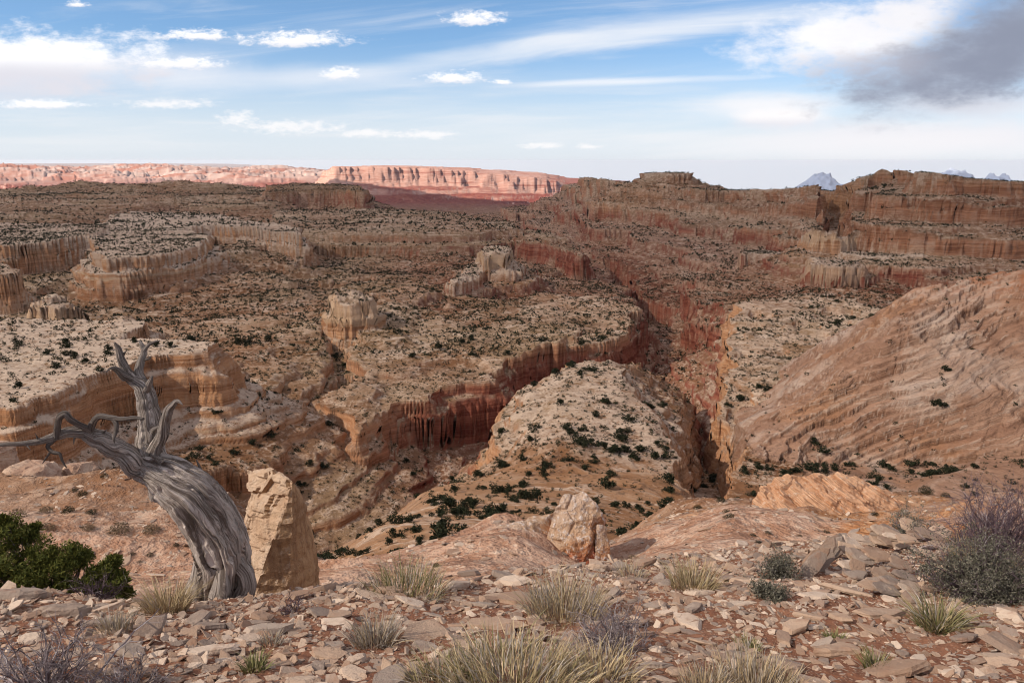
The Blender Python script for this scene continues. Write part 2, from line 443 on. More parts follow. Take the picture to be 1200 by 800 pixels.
# the great right wall
WZ = [-88, -50, -44, -45, -48, -36, -29, -34, -23, -11, -15.5, -23, -30]
WUV = [(655, 213.5), (688, 204), (705, 204.5), (760, 209), (850, 214.5), (942, 212), (962, 208.5), (975, 213), (984, 206), (1035, 196), (1100, 202), (1200, 209), (1500, 214)]
WALL = [PZ(u_, v_, z_) for (u_, v_), z_ in zip(WUV, WZ)]
mesa('cliff', -40, WALL + [(2800, 2600), (2800, 5200), (1500, 5200), (400, 4900)],
     [(0, 0), (10, 22), (45, 31), (58, 56), (120, 66), (134, 90), (230, 104), (238, 114), (340, 126), (350, 162), (400, 176), (620, 240), (760, 300)], 55, 260, 0.2, 0.45,
     'great stepped canyon wall filling the right skyline', top_noise=4)
mesa('mesa', -24, [(350, 2120), (400, 2090), (446, 2080), (462, 2150), (430, 2240), (360, 2260)], [(0, 0), (8, 8), (40, 18), (130, 60)], 7, 60, 0.5, 0.2, 'low pale cap of rock sitting on the right rim', dome=7)
# pale buttresses under the right wall
for u, v, w, z in [(985, 306, 26, -113), (1045, 290, 60, -103), (900, 294, 22, -123), (1130, 296, 60, -112), (980, 264, 22, -80)]:
    x_, y_ = PZ(u, v, z); k = y_ / F_PX * w
    mesa('butte', z, [(x_ - k, y_), (x_ - k * .3, y_ - k * .5), (x_ + k * .8, y_ - k * .2), (x_ + k * 1.3, y_ + k * .6), (x_ + k * .6, y_ + k * 2.2), (x_ - k * .5, y_ + k * 2.2)], [(0, 0), (6, 10), (14, 28), (24, 32), (90, 60)], 10, 45, 0.85, 0.05, None, top_noise=3)
# knoll in the middle and its cliff
KNOLL = pz(-90, (597, 452), (612, 430), (650, 414), (720, 405), (790, 440), (826, 490), (832, 535), (780, 560), (680, 545), (620, 520), (590, 500))
# bench right of the gully
mesa('mesa', -102, pz(-102, (862, 362), (857, 400), (852, 450), (850, 490), (870, 520), (930, 500), (1010, 420), (1060, 380), (1000, 358), (930, 355)), [(0, 0), (2, 8), (5, 22), (12, 30), (60, 60)], 4, 24, 0.45, 0.0, 'shrub-dotted pale bench with a sheer edge beside the dark gully', tilt=(0.02, 0.045), top_noise=4)
# pink ledge block left of the canyon
mesa('mesa', -118, pz(-118, (744, 378), (735, 392), (690, 402), (640, 408), (600, 414), (570, 440), (520, 452), (470, 466), (440, 480), (420, 500)) + [(-75, 370), (-110, 400), (-60, 520), (40, 700)] + pz(-118, (700, 345), (742, 358)),
     [(0, 0), (2, 6), (6, 9), (9, 30), (14, 34), (60, 70)], 7, 34, 0.15, 0.5, 'canyon rim bench with red cliffs dropping into the gorge', tilt=(0, 0.012), top_noise=3)

# canyons: centre line with floor z, profile (distance -> rise)
CANYONS = [
    (  # gorge behind the spur and knoll
        [(-75, 215, -140), (-66, 295, -150), (-55, 325, -152), (-42, 352, -154), (-24, 378, -156), (12, 436, -162), (70, 482, -166), PZ(790, 405, -175) + (-175,)],
        [(0, 0), (16, 0), (26, 10), (30, 22), (38, 27), (44, 50), (60, 66), (66, 80), (130, 150)], 9, 30),
    (  # gully between the knoll and the right bench, then the main canyon
        [(112, 455, -146), (124, 545, -154), PZ(785, 402, -170) + (-172,), PZ(775, 388, -182) + (-184,), PZ(765, 368, -200) + (-200,), PZ(742, 335, -212) + (-213,), PZ(700, 305, -224) + (-225,), (200, 2500, -245), (60, 3600, -280), (-150, 5500, -320)],
        [(0, 0), (12, 0), (30, 12), (36, 34), (44, 38), (52, 62), (75, 74), (82, 92), (140, 110), (230, 240)], 15, 60),
    (  # slot in front of the dome
        [(50, 190, -90), (66, 250, -112), (85, 330, -130), (108, 430, -144), (116, 470, -148)], [(0, 0), (4, 0), (9, 15), (13, 22), (34, 36), (70, 70)], 3, 16),
    (  # notch in the right wall
        [PZ(975, 300, -120) + (-122,), PZ(978, 262, -100) + (-112,), PZ(980, 235, -70) + (-100,), (600, 1600, -92), (760, 2100, -70)], [(0, 0), (6, 3), (22, 40), (34, 70), (120, 130)], 10, 70),
    (  # second notch
        [PZ(1200, 268, -98) + (-104,), PZ(1172, 250, -85) + (-95,), PZ(1135, 228, -50) + (-72,), (760, 1600, -45)], [(0, 0), (8, 3), (26, 34), (140, 110)], 12, 70),
    (  # draw between the left mesas
        [(-330, 620, -118), (-420, 760, -122), (-560, 980, -124), (-760, 1400, -122)], [(0, 0), (20, 2), (60, 16), (200, 60)], 14, 60),
    (  # draw on the plateau
        [(-60, 380, -140), (-105, 470, -124), (-130, 600, -122), (-120, 720, -121)], [(0, 0), (4, 1), (14, 12), (60, 40)], 6, 26),
]
# far lit country
FC = [(372, 203, 8300), (392, 194.5, 7900), (450, 194.5, 8100), (520, 197, 8250), (580, 203, 8400), (640, 209, 8500), (656, 213, 8700), (700, 217, 9000)]
FAR_CLIFF = [P(*k)[:2] for k in FC] + [(1600, 11200), (200, 13000), (-1400, 10500)]
mesa('cliff', -60, FAR_CLIFF, [(0, 0), (20, 45), (70, 70), (95, 125), (200, 165), (420, 225), (500, 252), (900, 330)], 95, 620, 0.1, 0.6, 'sunlit pink cliff wall across the far end of the canyon', top_noise=10)

DOME = []   # slickrock dome at the right: ridge polyline with its own slope
RIDGE = [PZ(905, 520, -93) + (-95,), PZ(930, 484, -88) + (-89,), PZ(985, 420, -73) + (-73,), PZ(1060, 372, -58) + (-58,), PZ(1120, 334, -49) + (-49,), PZ(1180, 319, -44) + (-44,), PZ(1260, 314, -40) + (-40,), PZ(1500, 330, -38) + (-38,)]

STRAT = np.concatenate([[-1000.0], np.cumsum(rng.uniform(0.55, 1.6, 400)) * 5.2 - 700])
def terrace(z, k, sc=1.0, frac=False):
    zz = z / sc
    i = np.clip(np.searchsorted(STRAT, zz) - 1, 0, len(STRAT) - 2)
    a = STRAT[i]; h = STRAT[i + 1] - a
    f = np.clip((zz - a) / h, 0, 1)
    gq = np.where(f < 0.82, f * 0.30, 0.246 + (f - 0.82) * (0.754 / 0.18))
    if frac: return f
    return z + k * (a + gq * h - zz) * sc

def height(x, y, oc=0, info=False):
    """oc drops octaves for a quick pass"""
    shp = x.shape
    x = x.ravel().astype(float); y = y.ravel().astype(float)
    Y = y
    z = base_z(x, y)
    far = sst(300, 900, Y)
    wx = fbm(x, y, 70, 3, 5); wy = fbm(x, y, 70, 3, 9)
    z = np.where(Y < 60, np.minimum(z, -4.6 - 0.2 * Y), z)
    z = z + sst(60, 200, Y) * 2.2 * fbm(x, y, 55, 4 - oc, 20) + far * 15 * fbm(x, y, 210, 4 - oc, 30)
    z = z + sst(900, 2600, Y) * 14 * fbm(x, y, 900, 3, 33) * sst(5200, 3500, Y)
    z = z - sst(350, 600, Y) * 7.5 * np.clip(fbm(x, y, 260, 4 - oc, 40, ridge=True), 0.2, 2) * sst(5000, 3500, Y)
    # far hills, knobbly
    ff = sst(8600, 11500, Y)
    hl = sst(0.20, -0.35, x / Y) * sst(30000, 16000, Y) * ff
    z = z + hl * (95 + 150 * np.abs(fbm(x, y, 2600, 5 - oc, 44)) + 60 * fbm(x, y, 700, 4 - oc, 47, ridge=True))
    rid = np.full(x.shape, -1, np.int16)
    pale = np.zeros(x.shape); red = np.zeros(x.shape)
    # slickrock dome
    df_ = np.full(x.shape, 0.5)
    zone = (Y > 120) & (Y < 520) & (x > 60)
    if zone.any():
        zx, zy = x[zone], y[zone]
        d, zr = pld(RIDGE, zx, zy)
        sw = np.zeros(zx.shape); sz_ = np.zeros(zx.shape)      # blend the crest heights so the flank has no seam
        for A_, B_ in zip(RIDGE[:-1], RIDGE[1:]):
            d_, z_ = pld([A_, B_], zx, zy); w_ = 1.0 / (d_ * d_ + 60.0) ** 2.5; sw += w_; sz_ += w_ * z_
        zr = sz_ / sw
        rx = np.array([p_[0] for p_ in RIDGE]); ry = np.array([p_[1] for p_ in RIDGE])
        front = zy < np.interp(zx, rx, ry)
        dd = d + 1.5 * fbm(zx, zy, 22, 3, 50)
        prof = np.where(front, np.interp(dd, [0, 6, 20, 60, 90, 140], [0, 1.5, 8, 28, 39, 54]), np.interp(dd, [0, 5, 16, 60, 120], [0, 0.8, 4.5, 30, 72]))
        n1 = fbm(zx * 0.8 + zy * 0.6, zy * 0.8 - zx * 0.6, 26, 4 - oc, 53)
        cb = (zx * 0.55 + zy * 0.25 + zr * 0.0) / 5.5 + 1.1 * fbm(zx, zy, 30, 3, 56)
        rib = np.abs((cb % 1.0) - 0.5) * 2
        ru, rv = zx * 0.72 - zy * 0.69, (zx * 0.69 + zy * 0.72)
        grv = np.clip(fbm(ru / 0.35, rv / 2.6, 14, 3, 59, ridge=True) - 0.55, 0, 1)
        zd = zr - prof + 2.0 * n1 + 0.5 * (rib ** 2) + 0.7 * fbm(zx, zy, 6, 3 - min(oc, 1), 58) - 0.8 * grv
        tb = 0.40 * zx - 0.10 * zy - 1.6 * fbm(zx, zy, 24, 3, 51)
        kd_ = 0.25 + 0.6 * sst(-0.2, 0.7, fbm(zx, zy, 34, 3, 52))
        zd = tb + terrace(zd - tb, 0.5 * kd_, 0.8)
        dfz = terrace(zd - tb, 1, 0.3, True)
        zd = tb + terrace(zd - tb, kd_, 0.3)
        dfz = np.where(kd_ > 0.42, dfz, 0.5)
        df_ = np.full(x.shape, 0.5); df_[zone] = dfz
        zb = z[zone]
        m = zd > zb
        z[zone] = np.maximum(zd, zb)
        r_ = rid[zone]; r_[m] = 100; rid[zone] = r_
    # knoll
    zone = (Y > 150) & (Y < 520) & (np.abs(x) < 160)
    if zone.any():
        d = sdf(KNOLL, x[zone], y[zone]) + 3.0 * fbm(x[zone], y[zone], 22, 3, 60)
        zk = -90.5 + 1.4 * fbm(x[zone], y[zone], 30, 4 - oc, 63) - 0.006 * np.maximum(-d, 0) - np.interp(d, [-55, -28, -12, -4, 0, 2, 6, 14, 80], [-4, -1.8, 0.8, 2.6, 5, 11, 26, 32, 90])
        m = zk > z[zone]
        z[zone] = np.maximum(z[zone], zk)
        pk = pale[zone]; pk = np.maximum(pk, sst(6, -6, d) * 0.68); pale[zone] = pk
    def carve(k):
        line, prof, wob, wl = CANYONS[k]
        L = np.array(line)
        lo = L[:, :2].min(0) - 420; hi = L[:, :2].max(0) + 420
        zone = (x > lo[0]) & (x < hi[0]) & (y > lo[1]) & (y < hi[1])
        if not zone.any(): return
        zx, zy = x[zone], y[zone]
        d, zf = pld(line, zx, zy)
        d = d + wob * fbm(zx, zy, wl, 4 - oc, 70 + k) + wob * 0.25 * fbm(zx, zy, wl * 0.2, 2, 75 + k)
        zc = zf + np.interp(np.maximum(d, 0), [a for a, b in prof] + [prof[-1][0] + 1000], [b for a, b in prof] + [prof[-1][1] + 1200])
        b4 = z[zone]
        z[zone] = np.minimum(b4, zc)
    for k in range(len(CANYONS)):
        if k not in (3, 4): carve(k)
    for k, M in enumerate(MESAS):
        Pl = np.array(M['poly']); reach = M['pd'][-1] + M['wob'] * 2
        lo = Pl.min(0) - reach; hi = Pl.max(0) + reach
        zone = (x > lo[0]) & (x < hi[0]) & (y > lo[1]) & (y < hi[1])
        if not zone.any(): continue
        zx, zy = x[zone], y[zone]
        d = sdf(M['poly'], zx, zy)
        d = d + M['wob'] * (fbm(zx, zy, M['wl'], 4 - oc, 100 + k) + 0.45 * fbm(zx, zy, M['wl'] * 0.42, 3, 160 + k) + (0.06 if M['wob'] == 95 else 0.06) * fbm(zx, zy, M['wl'] * 0.2, 3 - min(oc, 1), 140 + k, ridge=True))
        dpos = np.maximum(d, 0)
        drop = np.interp(dpos, M['pd'] + [M['pd'][-1] + 2000], M['ph'] + [M['ph'][-1] + 2400])
        zt = M['z']
        if M['name'] == 'cliff':
            Wp = WALL if M['z'] == -40 else FAR_CLIFF[:8]
            wz = {True: WZ, False: [P(*k_)[2] for k_ in FC]}[M['z'] == -40]
            ang = np.array([a / b for a, b in Wp])
            zt = np.interp(zx / zy, ang, wz)
            if M['z'] == -40: zt = zt - np.interp(zy - np.interp(zx / zy, ang, [b_ for _, b_ in Wp]), [0, 250, 3000], [0, 20, 190])
        pc = Pl.mean(0)
        zm = zt + M['tilt'][0] * (zx - pc[0]) + M['tilt'][1] * (zy - pc[1]) + M['tn'] * fbm(zx, zy, M['wl'] * 1.3, 4 - oc, 180 + k) * sst(-1, M['wl'] * 0.4, -d) - drop
        if M['dome']: zm = zm + M['dome'] * sst(0, M['wl'] * 1.5, -d)
        b4 = z[zone]
        m = zm > b4
        z[zone] = np.maximum(zm, b4)
        r_ = rid[zone]; r_[m] = k; rid[zone] = r_
        pk = pale[zone]; rk = red[zone]
        pk[m] = (M['pale'] * sst(14, 0, d - M['pd'][-2] * 0.4))[m]; rk[m] = (M['red'] * sst(-2, 6, d))[m]
        pale[zone] = pk; red[zone] = rk
    carve(3); carve(4)
    # ledges
    kt = (0.45 + 0.5 * sst(-0.5, 0.6, fbm(x, y, 150, 3, 90))) * sst(90, 260, Y) * np.where(rid == 100, 0.0, 1.0) * sst(9000, 5000, Y)
    zw = z + 1.3 * fbm(x, y, 24, 3 - min(oc, 1), 93)
    z2 = terrace(zw, kt, 1.0) - (zw - z)
    z2 = terrace(z2, kt * 0.92 * far, 2.7)
    kb = kt * 0.85 * sst(1200, 1800, Y)
    z3_ = z2
    z2 = terrace(z2, kb, 6.5)
    kn = sst(11, 16, Y) * sst(110, 75, Y) * (0.25 + 0.6 * sst(-0.4, 0.5, fbm(x, y, 9, 2, 88)))
    zn = z2 + 0.25 * fbm(x, y, 4, 3, 89)
    z2 = terrace(zn, kn, 0.2) - (zn - z2)
    fc = sst(6000, 8000, Y)
    z2 = z2 + fc * (terrace(z + 10 * fbm(x, y, 240, 3, 95), 0.8, 6.0) - z - 10 * fbm(x, y, 240, 3, 95))
    z2 = z2 + sst(12, 40, Y) * 0.22 * fbm(x, y, 6.0, 3, 97) + 0.10 * fbm(x, y, 1.6, 3, 98) + sst(10, 20, Y) * sst(140, 60, Y) * 0.7 * fbm(x, y, 14, 3, 99, ridge=True)
    if info == 2:
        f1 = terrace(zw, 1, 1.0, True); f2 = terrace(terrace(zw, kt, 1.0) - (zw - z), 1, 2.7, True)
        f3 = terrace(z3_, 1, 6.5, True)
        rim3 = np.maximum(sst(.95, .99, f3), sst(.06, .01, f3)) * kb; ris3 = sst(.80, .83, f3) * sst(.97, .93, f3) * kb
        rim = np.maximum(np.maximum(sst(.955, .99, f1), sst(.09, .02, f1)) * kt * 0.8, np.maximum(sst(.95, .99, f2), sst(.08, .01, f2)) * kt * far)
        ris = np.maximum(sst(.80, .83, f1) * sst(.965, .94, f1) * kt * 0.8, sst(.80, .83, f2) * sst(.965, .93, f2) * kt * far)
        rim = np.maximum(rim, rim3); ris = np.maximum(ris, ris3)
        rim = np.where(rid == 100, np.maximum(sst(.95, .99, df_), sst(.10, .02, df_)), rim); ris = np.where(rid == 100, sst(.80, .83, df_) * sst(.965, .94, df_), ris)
        return z2.reshape(shp), rid.reshape(shp), pale.reshape(shp), red.reshape(shp), rim.reshape(shp), ris.reshape(shp)
    if info: return z2.reshape(shp), rid.reshape(shp), pale.reshape(shp), red.reshape(shp)
    return z2.reshape(shp)

# columns: dense in and near the frame, coarse beyond
NC, NR = int(1560 * TQ), int(1150 * TQ)
cs = np.concatenate([np.linspace(-1.65, -0.80, 60)[:-1], np.linspace(-0.80, 0.80, NC), np.linspace(0.80, 1.65, 60)[1:]])
def build_rows():
    Ls = np.linspace(math.log(6.0), math.log(85000), 1900)
    sub = np.linspace(-0.85, 0.85, 240)
    Yq = np.exp(Ls)[None, :].repeat(len(sub), 0); Xq = sub[:, None] * Yq
    t = height(Xq, Yq, oc=1) / Yq * F_PX
    dt = np.diff(t, axis=1); dL = np.diff(Ls)
    inc = np.where(dt > 0, np.abs(dt), 0.35 * np.abs(dt)); inc = np.minimum(inc, 6.0)
    inc = inc + 42 * dL[None]
    w = 21                                        # share the row spacing among neighbouring columns
    pad = np.pad(inc, ((w, w), (0, 0)), mode='edge'); c = np.cumsum(pad, 0)
    inc = (c[2 * w:] - c[:-2 * w])[:len(sub)] / (2 * w)
    cum = np.concatenate([np.zeros((len(sub), 1)), np.cumsum(inc, 1)], 1)
    cum /= cum[:, -1:]
    R = np.linspace(0, 1, NR)
    LR = np.stack([np.interp(R, cum[i], Ls) for i in range(len(sub))])
    ci = np.clip(cs, sub[0], sub[-1])
    f = (ci - sub[0]) / (sub[1] - sub[0]); i = np.clip(f.astype(int), 0, len(sub) - 2); a = (f - i)[:, None]
    return LR[i] * (1 - a) + LR[i + 1] * a
LR = build_rows()
TY = np.exp(LR); TX = cs[:, None] * TY
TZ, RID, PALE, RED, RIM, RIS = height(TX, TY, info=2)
# bury the near end of this sheet under the rim ground
TV = np.stack([TX, TY, TZ], -1).reshape(-1, 3)
def grid_faces(n, m):
    i = np.arange(n - 1)[:, None] * m + np.arange(m - 1)[None]
    return np.stack([i, i + m, i + m + 1, i + 1], -1).reshape(-1, 4)
TF = grid_faces(len(cs), NR)
fn = np.cross(TV[TF[:, 2]] - TV[TF[:, 0]], TV[TF[:, 3]] - TV[TF[:, 1]])
VN = np.zeros_like(TV)
for k in range(4): np.add.at(VN, TF[:, k], fn / (np.linalg.norm(fn, axis=1, keepdims=True) + 1e-9))
VN /= np.linalg.norm(VN, axis=1, keepdims=True) + 1e-9
VN[VN[:, 2] < 0] *= -1
# break the faces of the cliffs into beds and blocks: push the steep parts in and out
def break_faces():
    k = np.nonzero((VN[:, 2] < 0.86) & (TV[:, 1] > 70) & (TV[:, 1] < 10000))[0]
    x, y, z = TV[k, 0], TV[k, 1], TV[k, 2]
    w = sst(0.86, 0.62, VN[k, 2]) * np.where(RID.ravel()[k] == 100, 0.25, 1.0)
    L = 4.0 + 0.011 * y
    zz = z + 1.5 * vnoise3(x / (L * 3), y / (L * 3), z / L, 1)
    beds_ = vnoise3(x / (L * 7), y / (L * 7), zz / (L * 0.28), 2) + 0.6 * vnoise3(x / (L * 5), y / (L * 5), zz / (L * 0.12), 3)
    blk = vnoise3(x / L, y / L, zz / (L * 0.6), 4) + 0.5 * vnoise3(x / L * 2.3, y / L * 2.3, zz / (L * 0.3), 5)
    A = 0.3 + 0.0040 * np.minimum(y, 3500)
    dsp = w * A * (1.1 * beds_ + 0.45 * blk)
    TV[k, 0] += VN[k, 0] * dsp; TV[k, 1] += VN[k, 1] * dsp; TV[k, 2] += VN[k, 2] * dsp * 0.5
break_faces()
fn = np.cross(TV[TF[:, 2]] - TV[TF[:, 0]], TV[TF[:, 3]] - TV[TF[:, 1]])
VN = np.zeros_like(TV)
for k in range(4): np.add.at(VN, TF[:, k], fn / (np.linalg.norm(fn, axis=1, keepdims=True) + 1e-9))
VN /= np.linalg.norm(VN, axis=1, keepdims=True) + 1e-9
VN[VN[:, 2] < 0] *= -1
if (fn[:, 2].mean() < 0): TF = TF[:, ::-1]

# rock colour class of every vertex: how red the beds are at its level, how pale the cap rock
zf_, yf_, xf_ = TV[:, 2], TV[:, 1], TV[:, 0]
n_ = fbm(xf_, yf_, 90, 3, 201)
redv = RED.ravel() * 1.0
redv = np.maximum(redv, sst(-114, -127, zf_ + 4 * n_) * sst(350, 420, yf_) * 0.95 * sst(5000, 3000, yf_))
redv = np.maximum(redv, sst(-118, -134, zf_ + 5 * n_) * 0.9 * sst(260, 330, yf_))
farv = sst(5200, 7600, yf_)
redv = redv * (1 - farv) * (1 - 0.8 * sst(-.10, -.22, xf_ / yf_) * sst(2000, 1400, yf_))
palev = PALE.ravel() * (1 - farv)
warm = sst(62, 20, yf_)            # shelves just below the rim
domev = (RID.ravel() == 100).astype(float)
domev = np.maximum(domev, sst(.37, .41, xf_ / yf_ + .02 * n_) * sst(165, 185, yf_) * sst(345, 325, yf_) * (RID.ravel() == -1))
domev = np.maximum(domev, sst(.39, .42, xf_ / yf_) * sst(150, 175, yf_) * sst(300, 280, yf_))
rd_, _ = pld(RIDGE, xf_, yf_)
domev = np.maximum(domev, (rd_ < 13) & (zf_ > -92))
TATTR = dict(red=redv, pale=palev, far=farv, near=warm, dome=domev, rim=RIM.ravel(), riser_shade=RIS.ravel())

# ---- terrain material
m_ter, g = mat("canyon_rock")
pos = g.pos(); nor = g.nor()
X, Yc, Z = g.sep(pos)
_, _, NZ = g.sep(nor)
ar, ap, af, an, ad = (g.attr(k) for k in ('red', 'pale', 'far', 'near', 'dome'))
flat = NZ.ss(0.62, 0.90)
# noise in metres at three sizes so every distance has grain
nA = g.noise(pos, 0.9, 5, 0.65)
nB = g.noise(pos, 0.16, 7, 0.68)
nC = g.noise(pos, 0.022, 6, 0.62)
strv = g.vmul(g.vadd(pos, g.comb(0.0, 0.0, nC * 9.0)), (0.012, 0.012, 0.42))
bed = g.noise(strv, 1.0, 7, 0.75)                      # beds, seen on the faces
bed2 = g.noise(g.vmul(pos, (0.03, 0.03, 1.7)), 1.0, 4, 0.65)
streakv = g.noise(g.vmul(pos, (0.13, 0.13, 0.02)), 1.0, 6, 0.68)   # desert varnish
# face colours
tan = g.mix(bed.ss(0.40, 0.60), (0.26, 0.13, 0.078), (0.45, 0.26, 0.16))
tan = g.mix(bed2.ss(0.45, 0.7) * 0.6, tan, (0.50, 0.33, 0.225))
tan = g.mix(streakv.ss(0.56, 0.76) * 0.24, tan, (0.15, 0.07, 0.05))
redc = g.mix(bed.ss(0.40, 0.60), (0.145, 0.048, 0.038), (0.275, 0.115, 0.085))
redc = g.mix(streakv.ss(0.54, 0.76) * 0.32, redc, (0.075, 0.028, 0.026))
redc = g.mix(bed2.ss(0.58, 0.72) * 0.4, redc, (0.34, 0.19, 0.13))
pink = g.mix(bed.ss(0.38, 0.62), (0.46, 0.235, 0.185), (0.68, 0.46, 0.375))
pink = g.mix(g.noise(g.vmul(pos, (0.0015, 0.0015, 0.035)), 1.0, 5, 0.7).ss(0.54, 0.64) * 0.7, pink, (0.30, 0.115, 0.095))
face = g.mix(ar, tan, redc)
face = g.mix(ap.ss(0.82, 0.84) * ap.ss(0.95, 0.90) * 0.6, face, g.mix(bed, (0.42, 0.285, 0.185), (0.60, 0.47, 0.34)))
# ground on the flats: pink-tan soil with pale broken slabs and brown litter
soil = g.mix(nC.ss(0.38, 0.62), (0.165, 0.085, 0.05), (0.27, 0.155, 0.097))
nL = g.noise(pos, 0.0065, 4, 0.6)
soil = g.mix(nL.ss(0.40, 0.62) * 0.85, soil, g.mix(nC.ss(0.38, 0.62), (0.20, 0.13, 0.078), (0.30, 0.215, 0.145)))
soil = g.mix(ar * Z.ss(-126.0, -150.0) * 0.6, soil, (0.19, 0.08, 0.055))
spur = Yc.ss(85.0, 110.0) * Yc.ss(250.0, 205.0) * X.ss(70.0, 40.0)
soil = g.mix(spur * 0.8, soil, g.mix(nC.ss(0.4, 0.6), (0.27, 0.145, 0.085), (0.38, 0.23, 0.145)))
slabm = (nB * 0.62 + nA * 0.38 + bed2 * 0.20)
slab = slabm.ss(0.59, 0.67)
ground = g.mix(slab * (0.56 + ap * 0.40) * (1.0 - spur * 0.55), soil, (0.50, 0.365, 0.27))
ground = g.mix(ap * slabm.ss(0.48, 0.60) * 0.85, ground, (0.53, 0.41, 0.32))
bcon = g.noise(g.vmul(g.vadd(pos, g.comb(0.0, 0.0, nB * 2.2)), (0.018, 0.018, 0.85)), 1.0, 6, 0.72)
ground = g.mix(bcon.ss(0.54, 0.62) * slabm.ss(0.52, 0.62) * 0.8, ground, (0.56, 0.43, 0.335))
ground = g.mix(bcon.ss(0.44, 0.38) * nB.ss(0.42, 0.55) * (0.7 - ap * 0.5), ground, (0.105, 0.058, 0.038))
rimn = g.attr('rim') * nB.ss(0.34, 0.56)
risn = g.attr('riser_shade') * nB.ss(0.66, 0.46)  # mask for the shade painted under ledge rims
litter = g.noise(g.vadd(pos, (31.0, 7.0, 3.0)), 0.33, 5, 0.7).ss(0.55, 0.66)
ground = g.mix(litter * (0.65 - ap * 0.35), ground, (0.085, 0.052, 0.036))
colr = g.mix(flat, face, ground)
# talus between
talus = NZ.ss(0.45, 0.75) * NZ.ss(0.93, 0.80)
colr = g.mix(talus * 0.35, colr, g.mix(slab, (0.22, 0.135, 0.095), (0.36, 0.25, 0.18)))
colr = g.mix(risn * 0.62, colr, g.mix(ar, (0.14, 0.075, 0.045), (0.10, 0.035, 0.026)))  # shadow under the ledge rims, put into the colour as darker brown
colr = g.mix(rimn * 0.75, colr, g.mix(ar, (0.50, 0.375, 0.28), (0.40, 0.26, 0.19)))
# slickrock dome: smooth pink-buff with tilted cross beds
tl = g.sep(g.vmul(pos, (1.0, 1.0, 1.0)))
cbv = g.comb((X * 0.35 - Z * 0.9) * 0.16, Yc * 0.012, (X * 0.5 + Yc * 0.3) * 0.02)
cb = g.noise(cbv, 2.6, 7, 0.70, 0.12)
dm = g.mix(cb.ss(0.30, 0.70), (0.235, 0.135, 0.095), (0.39, 0.25, 0.18))
dm = g.mix(nC.ss(0.5, 0.7) * 0.5, dm, (0.36, 0.19, 0.11))
dm = g.mix(cb.ss(0.56, 0.60) * cb.ss(0.66, 0.62) * 0.55, dm, (0.14, 0.085, 0.065))
dm = g.mix(nB.ss(0.60, 0.72) * 0.35, dm, (0.50, 0.40, 0.33))
topd = Z.ss(-58.0, -46.0) * nB.ss(0.42, 0.58)
fr_ = g.voro(g.vadd(g.vmul(pos, (0.05, 0.02, 0.05)), g.vmul(g.noise(pos, 0.09, 4, 0.6, color=True), (0.5, 0.5, 0.5))), 1.0, feature='DISTANCE_TO_EDGE')
dm = g.mix(g.noise(pos, 0.028, 5, 0.6).ss(0.48, 0.60) * 0.5, dm, g.mix(cb.ss(0.4, 0.6), (0.46, 0.33, 0.25), (0.56, 0.45, 0.37)))
cb2 = g.noise(g.comb((X * 0.35 - Z * 0.9 + nC * 4.0) * 0.75, Yc * 0.03, (X * 0.5 + Yc * 0.3) * 0.04), 1.0, 6, 0.72)
dm = g.mix(cb2.ss(0.55, 0.66) * 0.55, dm, (0.145, 0.08, 0.055))
dm = g.mix(cb2.ss(0.44, 0.36) * 0.45, dm, (0.50, 0.385, 0.30))
dm = g.mix(fr_.ss(0.012, 0.0) * 0.3, dm, (0.11, 0.06, 0.042))
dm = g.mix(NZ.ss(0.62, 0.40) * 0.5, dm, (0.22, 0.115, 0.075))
dm = g.mix(risn * 0.55, dm, (0.16, 0.085, 0.058))  # same ledge shadow painted on the dome
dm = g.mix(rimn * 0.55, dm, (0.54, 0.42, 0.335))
dm = g.mix(topd * 0.55, dm, (0.30, 0.115, 0.06))
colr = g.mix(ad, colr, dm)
# shelves below the rim: pink rubble
nr = g.mix(nA.ss(0.42, 0.62), (0.34, 0.20, 0.14), (0.47, 0.315, 0.235))
nD = g.noise(pos, 4.0, 6, 0.75)
nr = g.mix(nD.ss(0.53, 0.62) * 0.8, nr, (0.56, 0.43, 0.335))
nr = g.mix(nD.ss(0.44, 0.36) * 0.6, nr, (0.19, 0.095, 0.058))
nr = g.mix(nB.ss(0.46, 0.60) * 0.7 * X.ss(3.0, 9.0), nr, g.mix(nD.ss(0.45, 0.6), (0.38, 0.165, 0.075), (0.60, 0.36, 0.21)))
nr = g.mix(nC.ss(0.50, 0.60) * 0.5, nr, (0.60, 0.47, 0.39))
nr = g.mix(NZ.ss(0.80, 0.55) * 0.6, nr, g.mix(bed2, (0.24, 0.115, 0.065), (0.40, 0.24, 0.15)))
colr = g.mix(an, colr, nr)
# far country
fl = NZ.ss(0.88, 0.985)
farc = g.mix(fl * Z.ss(-150.0, -290.0), pink, g.mix(nC.ss(0.4, 0.6), (0.24, 0.085, 0.075), (0.33, 0.14, 0.11)))
fhi = Yc.ss(8800.0, 11500.0)
nF = g.noise(pos, 0.0011, 7, 0.68)
hillc = g.mix(nF.ss(0.42, 0.58), (0.47, 0.235, 0.18), (0.62, 0.455, 0.38))
farc = g.mix(fhi * X.ss(900.0, -400.0), farc, hillc)
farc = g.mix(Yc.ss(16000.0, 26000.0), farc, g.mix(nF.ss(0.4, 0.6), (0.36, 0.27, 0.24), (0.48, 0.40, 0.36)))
colr = g.mix(af, colr, farc)
hgt = nA * 0.45 * an.ss(1.0, 0.0) + nB * 1.9 + bed2 * 0.35 + nD * 0.05
nrm = g.bump(hgt, 1.0, 0.85)
nrm = g.bump((cb * 1.2 + cb2 * 1.2) * ad, 1.6, 0.9, nrm)
hs = g.n('ShaderNodeHueSaturation'); hs.inputs['Saturation'].default_value = 1.17; hs.inputs['Value'].default_value = 0.93
g.put(hs.inputs['Color'], colr)
